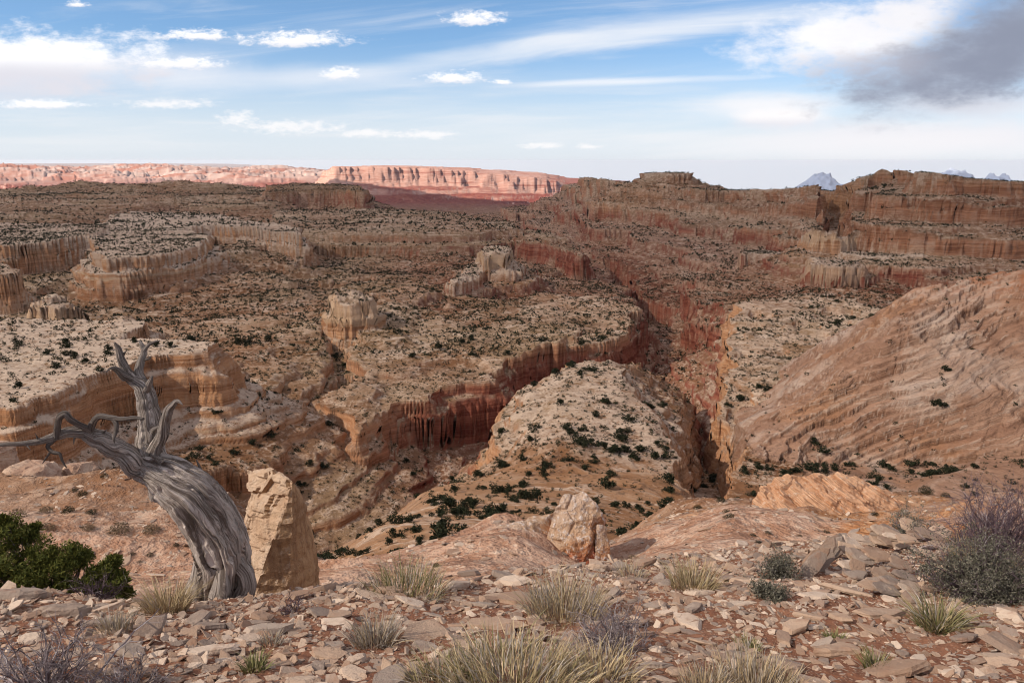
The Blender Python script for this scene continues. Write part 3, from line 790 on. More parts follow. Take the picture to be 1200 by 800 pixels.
g.out(E(g.nt, hs.outputs[0]), 0.97, nrm, 0.08)

# ---- split the sheet into landforms (shared borders, shared normals)
frid = RID.ravel()[TF]
fr = np.where((frid == frid[:, :1]).all(1), frid[:, 0], -1)
fy = TV[TF[:, 0], 1]
fr = np.where((fr == -1) & (fy > 8600), 200, fr)
def landform(key, name, label):
    sel = TF[fr == key]
    if len(sel) < 20: return
    used, inv = np.unique(sel, return_inverse=True)
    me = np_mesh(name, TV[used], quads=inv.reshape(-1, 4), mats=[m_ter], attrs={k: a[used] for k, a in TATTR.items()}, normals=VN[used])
    tag(link(name, me), label, kind='structure')
for k, M in enumerate(MESAS):
    if M['label'] is None: fr[fr == k] = -1
    elif (fr == k).sum() > 20: landform(k, M['name'], M['label'])
landform(100, 'hill', 'smooth pinkish slickrock dome rising to the right edge')
landform(200, 'plain', 'sunlit pink badlands and pale plain on the left horizon')
landform(-1, 'terrain', 'broken canyon country of ledges, gorges and slopes below the rim')

# ---- snowy mountains on the horizon
m_mtn, g = mat("mountain_rock")
pos = g.pos(); _, _, Z = g.sep(pos)
n = g.noise(pos, 0.0012, 7, 0.65)
snow = (Z * 0.0011 + n * 1.8).ss(0.0, 0.6)
g.out(g.mix(snow, (0.13, 0.16, 0.23), (0.66, 0.70, 0.78)), 0.95)
def mountain(u, v, wpx, label, k):
    Y = 52000.0
    x0, _, zt = P(u, v, Y); w = wpx / F_PX * Y
    n = 90
    gx, gy = np.meshgrid(np.linspace(-1.3, 1.3, n), np.linspace(-1.3, 1.3, n), indexing='ij')
    r = np.sqrt(gx ** 2 + gy ** 2)
    hz = np.clip(1 - r, -0.4, 1) ** 1.0 * 1.0 + 0.28 * fbm(gx * 1000, gy * 1000, 420, 5, k, ridge=True) * np.clip(1.2 - r, 0, 1)
    hz = hz / hz.max()
    z = -2200 + (zt + 2200) * hz
    V = np.stack([x0 + gx * w, Y + gy * w, z], -1).reshape(-1, 3)
    me = np_mesh('mountain', V, quads=grid_faces(n, n), mats=[m_mtn])
    tag(link('mountain', me), label, kind='structure')
mountain(965, 201.5, 40, 'small blue snow-streaked peak showing behind the right rim', 301)
mountain(1118, 196.5, 52, 'wider snowy blue mountain above the right wall', 305)
mountain(1170, 202, 34, 'low snowy shoulder beside the wider mountain', 309)

# ---- unseen cloud deck added overhead so its shadow lies over the canyon
m_cl, g = mat("shade_cloud")
tr = g.n('ShaderNodeBsdfTranslucent'); tr.inputs[0].default_value = (0.56, 0.56, 0.60, 1)
tp = g.n('ShaderNodeBsdfTransparent')
cx_, cy_, _ = g.sep(g.pos())
dn = cy_.ss(-750.0, 350.0) * 0.33 + cx_.ss(-2000.0, -1200.0) * 0.22 + 0.25 + (g.noise(g.pos(), 0.0011, 3, 0.5) - 0.5) * 0.22  # deck made denser where the canyon and right wall should darken
mx = g.n('ShaderNodeMixShader'); g.put(mx.inputs[0], dn.clamp())
g.nt.links.new(tp.outputs[0], mx.inputs[1]); g.nt.links.new(tr.outputs[0], mx.inputs[2])
oo = g.n('ShaderNodeOutputMaterial'); g.nt.links.new(mx.outputs[0], oo.inputs[0])
def shade_deck():
    n = 80
    th = np.linspace(0, 2 * math.pi, n, endpoint=False)
    rr = np.linspace(0, 1, 24)
    R, T = np.meshgrid(rr, th, indexing='ij')
    ex = 11500 * (1 + 0.05 * np.sin(5 * T + 1)); ey = np.where(np.sin(T) > 0, DECK_Y + 260 * np.sin(7 * T), 7000)
    X0 = R * np.cos(T) * ex; Y0 = R * np.sin(T) * ey
    # squarish front so that the shade's far edge runs across the valley
    Y0 = np.where(np.sin(T) > 0, R * (np.abs(np.sin(T)) ** 0.45) * ey, Y0)
    bot = 1700 + 60 * fbm(X0, Y0, 900, 4, 320) * (1 - R ** 4)
    top = 1700 + 420 * (1 - R ** 4) * (1 + 0.4 * fbm(X0, Y0, 1400, 4, 325)) + 10
    V = np.concatenate([np.stack([X0, Y0, bot], -1).reshape(-1, 3), np.stack([X0, Y0, top], -1).reshape(-1, 3)])
    q = []
    for i in range(len(rr) - 1):
        a = i * n + np.arange(n); b = i * n + (np.arange(n) + 1) % n
        q.append(np.stack([a, a + n, b + n, b], -1)); o = len(rr) * n
        q.append(np.stack([a + o, b + o, b + n + o, a + n + o], -1))
    a = (len(rr) - 1) * n + np.arange(n); b = (len(rr) - 1) * n + (np.arange(n) + 1) % n; o = len(rr) * n
    q.append(np.stack([a, a + o, b + o, b], -1))
    me = np_mesh('cloud', V, quads=np.concatenate(q), mats=[m_cl])
    tag(link('cloud', me), 'broad unseen cloud overhead, added to shade the canyon', kind='structure')
DECK_Y = 6900
shade_deck()

# ---- the air between: pale haze over the whole country
m_hz, g = mat("haze_air")
pv = g.n('ShaderNodeVolumePrincipled')
pv.inputs['Color'].default_value = (0.97, 0.98, 1.0, 1)
pv.inputs['Density'].default_value = 0.65e-5
pv.inputs['Anisotropy'].default_value = 0.2
oo = g.n('ShaderNodeOutputMaterial'); g.nt.links.new(pv.outputs[0], oo.inputs['Volume'])
hx, hy0, hy1, hz0, hz1 = 170000.0, -12000.0, 120000.0, -5200.0, 45.0
Vb = [(x, y, z) for z in (hz0, hz1) for y in (hy0, hy1) for x in (-hx, hx)]
me = np_mesh('haze', Vb, quads=[[0, 2, 3, 1], [4, 5, 7, 6], [0, 1, 5, 4], [2, 6, 7, 3], [0, 4, 6, 2], [1, 3, 7, 5]], mats=[m_hz], smooth=False)
tag(link('haze', me), 'thin pale blue haze over the far country', kind='stuff')
# ------------------------------------------------------------------ rim ground under the camera
EDGE_PX = [(-300, 690), (-100, 690), (0, 692), (100, 697), (170, 704), (235, 706), (300, 702), (370, 690), (430, 684), (500, 694), (555, 676), (600, 668), (640, 662), (720, 656), (800, 650), (880, 642), (940, 634), (1050, 630), (1110, 634), (1200, 634), (1500, 634)]
def edge_y():
    pts = []
    for u, v in EDGE_PX:
        s, t = px_dir(u, v); Y = -1.08 / (t + 0.38)
        pts.append((s * Y, Y))
    return np.array(pts)
EDGE = edge_y()
def rim_z(x, y, detail=True):
    x = np.asarray(x, float); y = np.asarray(y, float)
    z = np.where(y > 3, -1.08 - 0.38 * y, -1.65 - 0.0633 * np.maximum(y, 0) ** 2)
    ye = np.interp(x, EDGE[:, 0], EDGE[:, 1]) + 0.22 * fbm(x, y * 0 + 3.3, 0.9, 3, 400)
    d = y - ye
    z = z + 0.07 * fbm(x, y, 1.7, 3, 403) * sst(0.4, -0.8, d)
    if detail:
        z = z + 0.020 * fbm(x, y, 0.28, 3, 406) + 0.006 * fbm(x, y, 0.05, 2, 409)
        st = (z * 16 + 0.7 * fbm(x, y, 0.5, 2, 412))       # thin ledges breaking the surface
        z = z + sst(0.15, 0.5, fbm(x, y, 2.3, 2, 415)) * (np.floor(st) + sst(0.25, 0.6, st % 1.0) - st) / 16 * 0.8
    dd = np.maximum(d, 0)
    return z - 0.25 * dd - 1.25 * np.maximum(dd - 0.15, 0) - 0.6 * np.maximum(dd - 0.8, 0)

def on_rim(u, v):
    s, t = px_dir(u, v)
    lo, hi = 2.0, 14.0
    Ys = np.linspace(2.0, 14.0, 600)
    k = np.nonzero(rim_z(s * Ys, Ys, False) > t * Ys)[0]
    Y = Ys[k[0]] if len(k) else 10.0
    return s * Y, Y, float(rim_z(np.array([s * Y]), np.array([Y]))[0])

m_soil, g = mat("stony_soil")
pos = g.pos(); _, _, NZ = g.sep(g.nor())
n1 = g.noise(pos, 2.2, 5, 0.6); n2 = g.noise(pos, 26.0, 4, 0.7); n3 = g.noise(pos, 120.0, 3, 0.7)
vc = g.voro(pos, 55.0); vcol = g.sep(g.voro(pos, 55.0, out='Color'))[0]
vc2 = g.voro(pos, 21.0); vcol2 = g.sep(g.voro(pos, 21.0, out='Color'))[0]
c = g.mix(n1.ss(0.35, 0.65), (0.195, 0.08, 0.044), (0.27, 0.13, 0.075))
c = g.mix(n2.ss(0.4, 0.65) * 0.6, c, (0.12, 0.055, 0.035))
c = g.mix(vcol.ss(0.45, 0.9) * vc.ss(0.5, 0.25) * 0.85, c, (0.40, 0.265, 0.18))
c = g.mix(vcol2.ss(0.60, 0.85) * vc2.ss(0.52, 0.36) * 0.8, c, g.mix(vcol2.ss(0.7, 1.0), (0.30, 0.20, 0.15), (0.47, 0.355, 0.265)))
c = g.mix(NZ.ss(0.80, 0.55), c, g.mix(n2.ss(0.4, 0.6), (0.26, 0.165, 0.11), (0.38, 0.26, 0.18)))
h = n2 * 0.012 + n3 * 0.004 + (vc.ss(0.5, 0.1) * vcol.ss(0.4, 0.9)) * 0.008 + (vc2.ss(0.52, 0.3) * vcol2.ss(0.6, 0.9)) * 0.016
g.out(c, 0.97, g.bump(h, 1.0, 1.0), 0.08)

def build_rim():
    xs = np.concatenate([np.linspace(-16, -6.2, 70)[:-1], np.linspace(-6.2, 7.2, int(1050 * TQ)), np.linspace(7.2, 17, 70)[1:]])
    ys = np.concatenate([np.linspace(-7, 2.6, 60)[:-1], np.linspace(2.6, 10.8, int(640 * TQ)), np.linspace(10.8, 14, 40)[1:]])
    X, Y = np.meshgrid(xs, ys, indexing='ij')
    Z = rim_z(X, Y)
    V = np.stack([X, Y, Z], -1).reshape(-1, 3)
    me = np_mesh('ground', V, quads=grid_faces(len(xs), len(ys)), mats=[m_soil])
    tag(link('ground', me), 'reddish stony soil of the canyon rim', kind='structure')
build_rim()

# ------------------------------------------------------------------ generic makers
class MB:
    """collects pieces into one mesh"""
    def __init__(s): s.V = []; s.Q = []; s.T = []; s.n = 0; s.A = []
    def add(s, V, Q=None, T=None, a=0.0):
        V = np.asarray(V, float)
        if Q is not None and len(Q): s.Q.append(np.asarray(Q) + s.n)
        if T is not None and len(T): s.T.append(np.asarray(T) + s.n)
        s.V.append(V); s.n += len(V)
        s.A.append(np.full(len(V), a) if np.isscalar(a) else np.asarray(a))
    def build(s, name, mats, smooth=False, attr='tone'):
        return np_mesh(name, np.concatenate(s.V), np.concatenate(s.Q) if s.Q else None, np.concatenate(s.T) if s.T else None, mats, smooth, {attr: np.concatenate(s.A)})

def frame(d):
    d = d / (np.linalg.norm(d) + 1e-9)
    a = np.array([0, 0, 1.0]) if abs(d[2]) < 0.9 else np.array([1.0, 0, 0])
    u = np.cross(a, d); u /= np.linalg.norm(u)
    return u, np.cross(d, u)

def tube(mb, pts, rad, n=4, a=0.0, cap=True):
    pts = np.asarray(pts, float); m = len(pts)
    th = np.arange(n) * 2 * math.pi / n
    V = []
    for i in range(m):
        d = pts[min(i + 1, m - 1)] - pts[max(i - 1, 0)]
        u, w = frame(d)
        V.append(pts[i] + rad[i] * (np.cos(th)[:, None] * u + np.sin(th)[:, None] * w))
    V = np.concatenate(V); k = np.arange(n)
    Q = np.concatenate([np.stack([i * n + k, i * n + (k + 1) % n, (i + 1) * n + (k + 1) % n, (i + 1) * n + k], -1) for i in range(m - 1)])
    mb.add(V, Q, a=a)

def slab_mesh(r, seed, n=9, thick=0.25, elong=1.5, layers=2, rough=0.12):
    """a broken flat stone: ragged outline, several beds, chipped upper edge; unit size"""
    q = np.random.default_rng(seed)
    th = np.sort(np.arange(n) * 2 * math.pi / n + q.uniform(-0.28, 0.28, n))
    rad = q.uniform(0.72, 1.12, n)
    ox = np.cos(th) * rad * math.sqrt(elong); oy = np.sin(th) * rad / math.sqrt(elong)
    sh = q.normal(0, 0.10, 2)
    rings = []; zs = []
    L = layers + 1
    for i in range(L + 1):
        f = i / L
        z = -thick + 2 * thick * f
        k = (0.90 if i == 0 else 1.0) + q.uniform(-rough, rough * 0.4, n) - (0.08 if i == L else 0)
        rings.append(np.stack([ox * k + sh[0] * f, oy * k + sh[1] * f, np.full(n, z) + q.normal(0, thick * 0.10, n)], -1))
    inner = rings[-1] * np.array([0.8, 0.8, 1]) + np.stack([q.normal(0, .03, n), q.normal(0, .03, n), np.full(n, thick * 0.10) + q.normal(0, thick * 0.08, n)], -1)
    rings.append(inner)
    V = np.concatenate(rings + [inner.mean(0)[None] + [[0, 0, thick * 0.05]]])
    k = np.arange(n); Q = []
    for i in range(len(rings) - 1): Q.append(np.stack([i * n + k, i * n + (k + 1) % n, (i + 1) * n + (k + 1) % n, (i + 1) * n + k], -1))
    t = (len(rings) - 1) * n
    T = np.stack([t + k, t + (k + 1) % n, np.full(n, len(V) - 1)], -1)
    return V * r, np.concatenate(Q), T

def eul(rx, ry, rz):
    return np.array(mathutils.Euler((rx, ry, rz)).to_matrix())

# stone material
def stone_material(name, attr):
    m, g = mat(name)
    ob = g.pos(); 
    t = g.attr('tone') if attr else g.rnd()
    n1 = g.noise(ob, 9.0, 5, 0.6); n2 = g.noise(ob, 60.0, 4, 0.7)
    t2 = g.sep(g.voro(g.comb(t * 97.0, t * 31.0, 0.0), 1.0, out='Color'))
    c = g.mix(t2[0], (0.265, 0.165, 0.11), (0.42, 0.285, 0.195))
    c = g.mix(t2[1].ss(0.5, 0.9) * 0.8, c, (0.60, 0.455, 0.34))
    c = g.mix(t2[2].ss(0.6, 0.9) * 0.75, c, (0.225, 0.17, 0.135))
    c = g.mix(n1.ss(0.5, 0.72) * 0.55, c, (0.27, 0.14, 0.085))
    c = g.mix(n2.ss(0.55, 0.75) * 0.45, c, (0.18, 0.13, 0.10))
    c = g.mix(n1.ss(0.42, 0.30) * 0.4, c, (0.47, 0.36, 0.275))
    g.out(c, 0.93, g.bump(n1 * 0.02 + n2 * 0.008, 1.0, 1.0), 0.12)
    return m
m_stone = stone_material("sandstone", False)
m_rubble = stone_material("sandstone_rubble", True)

# big plants and rocks keep loose stones off: (x, y, radius)
KEEP = []
# landmarks of the rim for telling stones apart: phrase, pixel
MARKS = []

# ------------------------------------------------------------------ dead juniper
m_wood, g = mat("weathered_wood")
al = g.attr('along'); ar_ = g.attr('around')
gv = g.comb(ar_ * 9.0, al * 1.1, g.attr('seed') * 7.0)
g1 = g.noise(gv, 2.2, 6, 0.72, 0.4); g2 = g.noise(g.comb(ar_ * 34.0, al * 2.2, g.attr('seed') * 3.0), 2.0, 4, 0.7)
n1 = g.noise(g.pos(), 7.0, 4, 0.6)
c = g.mix(g1.ss(0.40, 0.58), (0.16, 0.118, 0.092), (0.58, 0.475, 0.40))
c = g.mix(g2.ss(0.56, 0.70) * 0.7, c, (0.58, 0.49, 0.41))
c = g.mix(g1.ss(0.38, 0.28) * 0.7, c, (0.035, 0.024, 0.020))
c = g.mix(n1.ss(0.55, 0.72) * 0.5, c, (0.21, 0.135, 0.09))
c = g.mix(g.attr('dark') * 0.65, c, (0.055, 0.04, 0.034))
g.out(c, 0.9, g.bump(g1 * 0.045 + g2 * 0.014, 1.0, 1.0), 0.15)

def spline(pts, n):
    """Catmull-Rom through rows of any width"""
    p = np.asarray(pts, float)
    p = np.concatenate([2 * p[:1] - p[1:2], p, 2 * p[-1:] - p[-2:-1]])
    seg = len(p) - 3; t = np.linspace(0, seg - 1e-6, n); i = t.astype(int); f = (t - i)[:, None]
    a, b, c_, d = p[i], p[i + 1], p[i + 2], p[i + 3]
    return 0.5 * (2 * b + (c_ - a) * f + (2 * a - 5 * b + 4 * c_ - d) * f * f + (3 * b - a - 3 * c_ + d) * f ** 3)

def limb(name, rows, parent, sides, n, ridge=0.10, twist=2.0, seed=1, dark=0.0, jag=0.0):
    """a wood limb through (u, v, radius px, depth) rows, with fluted, twisted grain"""
    pts = []
    for u, v, r, Y in rows:
        x, y, z = P(u, v, Y); pts.append((x, y, z, r / F_PX * Y * (0.90 if name == 'trunk' else 0.84 if name in ('branch', 'limb') else 1.0)))
    S = spline(pts, n)
    wl_ = np.linspace(0, 1, n) * max(2.0, n / 16); wob_ = np.stack([fbm(wl_, wl_ * 0 + seed * 7.7 + kk_ * 3.1, 1.0, 3, 540) for kk_ in range(4)], -1)
    S[:, :3] += wob_[:, :3] * S[:, 3:4] * (0.03 if name == 'trunk' else 0.34); S[:, 3] *= 1 + (0.02 if name == 'trunk' else 0.10) * wob_[:, 3]
    S[:, 3] = np.maximum(S[:, 3], 0.0015)
    th = np.arange(sides) * 2 * math.pi / sides
    ln = np.concatenate([[0], np.cumsum(np.linalg.norm(np.diff(S[:, :3], axis=0), axis=1))])
    ref = np.array([0.3, -1.0, 0.2])
    V = np.zeros((n, sides, 3)); AL = np.zeros((n, sides)); AR = np.zeros((n, sides))
    q = np.random.default_rng(seed)
    for i in range(n):
        d = S[min(i + 1, n - 1), :3] - S[max(i - 1, 0), :3]; d /= np.linalg.norm(d) + 1e-9
        u_ = np.cross(ref, d); u_ /= np.linalg.norm(u_) + 1e-9; w_ = np.cross(d, u_)
        tw = th + ln[i] * twist + 0.30 * fbm(np.cos(th) * 1.3 + seed, np.sin(th) * 1.3 + ln[i] * 2.6, 1.0, 3, 560 + seed)
        # ridges run with the grain
        cx, sx = np.cos(tw), np.sin(tw)
        r1 = fbm(cx * 2.2 + 9 * seed, sx * 2.2 + ln[i] * 0.9, 1.0, 3, 500 + seed, ridge=True)
        r2 = fbm(cx * 7 + 3 * seed, sx * 7 + ln[i] * 1.5, 1.0, 2, 520 + seed)
        r3 = np.clip(fbm(cx * 3.6 + 5 * seed, sx * 3.6 + ln[i] * 0.8, 1.0, 2, 580 + seed, ridge=True) - 0.75, 0, 1)
        rr = S[i, 3] * (1 + ridge * r1 + ridge * 0.55 * r2 - ridge * 1.7 * r3)
        V[i] = S[i, :3] + rr[:, None] * (np.cos(th)[:, None] * u_ + np.sin(th)[:, None] * w_)
        AL[i] = ln[i]; AR[i] = np.minimum(np.abs(((tw / math.pi) % 2) - 1), 1)
    k = np.arange(sides)
    Q = np.concatenate([np.stack([i * sides + k, i * sides + (k + 1) % sides, (i + 1) * sides + (k + 1) % sides, (i + 1) * sides + k], -1) for i in range(n - 1)])
    Vf = np.concatenate([V.reshape(-1, 3), S[-1:, :3]])
    t = (n - 1) * sides
    T = np.stack([t + k, t + (k + 1) % sides, np.full(sides, n * sides)], -1)
    one = np.ones(len(Vf))
    me = np_mesh(name, Vf, Q, T, [m_wood], True, dict(along=np.append(AL.ravel(), ln[-1]), around=np.append(AR.ravel(), 0), seed=one * seed, dark=one * dark))
    o = link(name, me, parent)
    o.matrix_parent_inverse = parent.matrix_world.inverted()
    return o

TD = 5.45
bx_, by_, bz_ = on_rim(262, 706)
tree = link('dead_juniper', None, loc=(bx_, by_, bz_))
bpy.context.view_layer.update()
tag(tree, 'weathered grey dead juniper leaning left at the canyon rim, bare and twisted', 'tree')
limb('trunk', [(262, 732, 47, TD), (258, 714, 38, TD), (257, 698, 33, TD), (259, 680, 32, TD), (261, 655, 33, TD - .02), (254, 628, 32, TD - .04), (241, 602, 31, TD - .06), (224, 580, 30, TD - .08), (203, 563, 27, TD - .08), (182, 549, 20, TD - .08), (168, 541, 14, TD - .08)], tree, 190, 210, 0.18, 0.45, 1)
# root flare and the rotten flank at its foot
limb('root', [(266, 640, 10, TD), (278, 660, 12, TD - .05), (286, 680, 13, TD - .08), (283, 700, 14, TD - .10), (276, 716, 13, TD - .10), (272, 730, 9, TD - .1)], tree, 30, 40, 0.16, 1.0, 2)
limb('root', [(250, 630, 8, TD), (240, 655, 10, TD - .06), (234, 680, 11, TD - .10), (229, 700, 14, TD - .12), (224, 716, 12, TD - .12), (218, 726, 6, TD - .12)], tree, 30, 40, 0.16, 1.0, 3)
limb('root', [(258, 640, 10, TD - .05), (262, 670, 10, TD - .16), (258, 695, 13, TD - .24), (252, 712, 14, TD - .26), (244, 724, 9, TD - .3)], tree, 30, 40, 0.16, 1.0, 4)
limb('limb', [(196, 566, 22, TD - .08), (176, 550, 21, TD - .10), (158, 540, 17, TD - .12), (138, 526, 14, TD - .16), (118, 514, 11.5, TD - .22), (100, 507, 10, TD - .26), (84, 507, 8, TD - .3), (66, 512, 6.5, TD - .34), (45, 517, 4.5, TD - .4), (22, 520, 3.2, TD - .46), (-5, 522, 2.2, TD - .5), (-40, 528, 0.8, TD - .56)], tree, 60, 130, 0.13, 2.2, 5)
limb('limb', [(196, 580, 20, TD - .06), (189, 562, 20, TD - .06), (182, 545, 19, TD - .05), (178, 522, 17, TD - .03), (178, 500, 14.5, TD), (176, 482, 13, TD + .02), (171, 466, 12.5, TD + .03), (164, 451, 11, TD + .03), (154, 441, 8.5, TD + .02), (147, 430, 6.5, TD), (142, 418, 5, TD - .02), (139, 408, 3.4, TD - .03), (134, 401, 1.2, TD - .04)], tree, 60, 120, 0.13, 1.8, 6)
limb('branch', [(171, 458, 8, TD + .03), (165, 444, 7, TD + .05), (162, 432, 6, TD + .08), (165, 420, 5, TD + .10), (168, 411, 4, TD + .12), (166, 404, 2.6, TD + .13), (163, 399, 1, TD + .14)], tree, 24, 50, 0.12, 2.5, 7)
limb('twig', [(168, 411, 3, TD + .12), (174, 404, 2, TD + .13), (182, 400, 1.2, TD + .14), (187, 399, .6, TD + .14)], tree, 10, 20, 0.1, 2, 8)
limb('branch', [(180, 530, 10, TD - .05), (188, 512, 8.5, TD - .1), (192, 496, 7, TD - .13), (196, 482, 6, TD - .16), (202, 474, 4.5, TD - .18), (208, 470, 2.8, TD - .2), (214, 474, 0.8, TD - .22)], tree, 26, 50, 0.12, 2.5, 9)
limb('twig', [(170, 458, 5, TD), (175, 449, 3.5, TD - .05), (178, 441, 1.4, TD - .07)], tree, 10, 16, 0.1, 2, 10)
limb('branch', [(158, 447, 6, TD + .02), (146, 439, 4.5, TD - .05), (138, 432, 3, TD - .1), (130, 431, 1.8, TD - .14), (124, 436, .7, TD - .16)], tree, 16, 30, 0.1, 2, 11, 0.4)
limb('twig', [(148, 444, 4, TD), (141, 440, 2.5, TD - .05), (135, 435, 1.2, TD - .08), (131, 433, .6, TD - .1)], tree, 10, 16, 0.1, 2, 12, 0.3)
limb('branch', [(66, 512, 5, TD - .34), (68, 500, 4.6, TD - .36), (70, 490, 4.6, TD - .38), (76, 486, 4.8, TD - .38), (82, 492, 4.2, TD - .36), (92, 498, 4, TD - .32), (104, 503, 5, TD - .28), (112, 510, 5, TD - .24)], tree, 18, 50, 0.1, 3, 13, 0.7)
limb('branch', [(112, 514, 6, TD - .22), (107, 504, 5.5, TD - .26), (110, 494, 5, TD - .30), (117, 488, 4.6, TD - .33), (128, 489, 4, TD - .36), (142, 491, 3.4, TD - .38), (156, 490, 2.8, TD - .40), (168, 491, 1.8, TD - .42)], tree, 18, 50, 0.1, 3, 14, 0.75)
limb('twig', [(131, 490, 3, TD - .36), (136, 497, 3, TD - .38), (135, 507, 2.4, TD - .4), (133, 513, 1.8, TD - .42), (134, 519, .7, TD - .42)], tree, 10, 24, 0.1, 3, 15, 0.8)
limb('twig', [(63, 514, 4, TD - .34), (56, 523, 2.6, TD - .38), (62, 530, 2.3, TD - .4), (70, 532, 1.9, TD - .4), (73, 540, 1.4, TD - .4), (78, 548, .6, TD - .4)], tree, 10, 26, 0.1, 3, 16, 0.85)
limb('twig', [(60, 528, 1.6, TD - .4), (54, 537, 1.2, TD - .42), (50, 543, .5, TD - .43)], tree, 8, 12, 0.1, 3, 17, 0.85)
limb('branch', [(262, 618, 10, TD), (256, 596, 9, TD + .02), (249, 578, 6.5, TD + .04), (241, 562, 4, TD + .05), (235, 549, 2.2, TD + .06), (230, 538, .7, TD + .07)], tree, 18, 40, 0.2, 2, 18, 0.35)
q = np.random.default_rng(3)
for u, v, du, dv, r, Y in [(150, 536, -6, -13, 3.5, TD - .14), (120, 515, 5, -10, 2.5, TD - .2), (181, 505, 9, -8, 3, TD - .1), (171, 476, -9, -6, 2.6, TD), (188, 540, -10, -8, 3, TD - .16), (90, 507, -3, 11, 2, TD - .28),
        (243, 600, 12, -14, 4, TD), (222, 588, 6, -13, 3, TD - .1), (152, 440, -3, -9, 2, TD), (165, 424, 7, -6, 1.8, TD + .1), (46, 517, -4, -8, 1.5, TD - .4), (30, 519, 5, 7, 1.2, TD - .44), (143, 418, 5, -7, 1.6, TD)]:
    limb('twig', [(u - du * .3, v - dv * .3, r * 1.3, Y), (u + du * .3, v + dv * .3, r, Y), (u + du * .8 + q.normal(0, 1.5), v + dv * .7, r * .6, Y - .02), (u + du * 1.2, v + dv * 1.2, r * .15, Y - .03)], tree, 10, 14, 0.2, 3, 20 + int(u) % 7, 0.3)
KEEP.append((bx_, by_, 0.42))
MARKS.append(('the dead juniper', 262, 712))

# ------------------------------------------------------------------ standing rocks
import bmesh
from mathutils import noise as mnoise, Vector
def hull_rock(name, pts, m, cuts=5, amp=0.05, freq=2.0, beds=0.0, bedf=6.0, beddir=(0, 0, 1), smooth=False, crack=0.0, blocks=0.0):
    bm = bmesh.new()
    c = np.mean(np.asarray(pts), 0)
    for p_ in pts: bm.verts.new(Vector(np.asarray(p_) - c))
    r = bmesh.ops.convex_hull(bm, input=bm.verts)
    bmesh.ops.delete(bm, geom=[e for e in bm.verts if not e.link_faces], context='VERTS')
    for _ in range(cuts):
        L = sorted(e.calc_length() for e in bm.edges); cut = L[int(len(L) * 0.35)]
        bmesh.ops.subdivide_edges(bm, edges=[e for e in bm.edges if e.calc_length() >= cut], cuts=1)
        bmesh.ops.triangulate(bm, faces=[f for f in bm.faces if len(f.verts) > 3])
    bm.normal_update()
    off = Vector((c[0] * 3.1, c[1] * 2.3, c[2]))
    bd = Vector(beddir).normalized()
    mv = []
    for v in bm.verts:
        q = v.co * freq + off
        a = mnoise.fractal(q, 0.9, 2.1, 5) * amp
        if beds:
            s_ = v.co.dot(bd) * bedf + mnoise.noise(v.co * freq * 0.7 + off) * 0.8
            a += beds * (abs((s_ % 1.0) - 0.5) * 2 - 0.5) + beds * 0.5 * (mnoise.cell(Vector((0, 0, math.floor(s_)))))
        if blocks:
            qb = v.co + 0.10 * Vector((mnoise.noise(v.co * 3), mnoise.noise(v.co * 3 + off), 0))
            w_ = max(0.0, min(1.0, 0.6 - v.normal.x * 1.6))
            a += w_ * blocks * (mnoise.cell(Vector((qb.x * 3.0 + qb.z * 0.6, qb.y * 3.0, qb.z * 4.2 - qb.x * .8))) + 0.7 * mnoise.cell(Vector((qb.x * 7.0 - qb.z, qb.y * 7.0, qb.z * 9.0 + 5))))
        if crack:
            d_ = mnoise.voronoi(v.co * freq * 0.9 + off)[0]
            a -= crack * max(0, 1 - (d_[1] - d_[0]) * 9)
        mv.append(v.co + v.normal * a)
    for v, co in zip(bm.verts, mv): v.co = co
    me = bpy.data.meshes.new(name)
    bm.to_mesh(me); bm.free()
    me.materials.append(m)
    me.polygons.foreach_set('use_smooth', [smooth] * len(me.polygons))
    return link(name, me, loc=c)

m_fin, g = mat("fin_rock")
ob = g.obj(); NX, NY, NZ = g.sep(g.nor())
n1 = g.noise(ob, 3.0, 6, 0.62); n2 = g.noise(ob, 14.0, 5, 0.65)
crk = g.voro(g.vadd(g.vmul(ob, (1.0, 1.0, 1.7)), g.vmul(g.noise(ob, 5.0, 4, 0.6, color=True), (0.35, 0.35, 0.35))), 2.6, feature='DISTANCE_TO_EDGE')
pale = g.mix(n1.ss(0.35, 0.65), (0.47, 0.30, 0.185), (0.57, 0.41, 0.285))
wv_ = g.vadd(g.vmul(ob, (1.0, 1.0, 1.9)), g.vmul(g.noise(ob, 4.0, 3, 0.6, color=True), (0.22, 0.22, 0.22)))
cell = g.sep(g.voro(wv_, 5.2, out='Color'))[0]
big = g.sep(g.voro(wv_, 2.1, out='Color'))[1]
pale = g.mix(cell * 0.5, pale, (0.40, 0.245, 0.15))
pale = g.mix(n2.ss(0.56, 0.7) * 0.5, pale, (0.33, 0.18, 0.10))
pale = g.mix(crk.ss(0.014, 0.0) * n1.ss(0.42, 0.6) * 0.22, pale, (0.16, 0.09, 0.055))
sm = g.noise(g.vmul(ob, (6.0, 6.0, 1.6)), 1.0, 6, 0.65)
orange = g.mix(sm.ss(0.38, 0.62), (0.27, 0.145, 0.075), (0.44, 0.255, 0.13))
orange = g.mix(n2.ss(0.55, 0.7) * 0.5, orange, (0.17, 0.10, 0.065))
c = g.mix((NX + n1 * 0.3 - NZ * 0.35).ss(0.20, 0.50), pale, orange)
g.out(c, 0.93, g.bump(n1 * 0.05 + n2 * 0.03 + n2 * 0.02 + (cell * 0.07 + big * 0.10) * NX.ss(0.35, 0.0), 1.0, 1.0), 0.1)
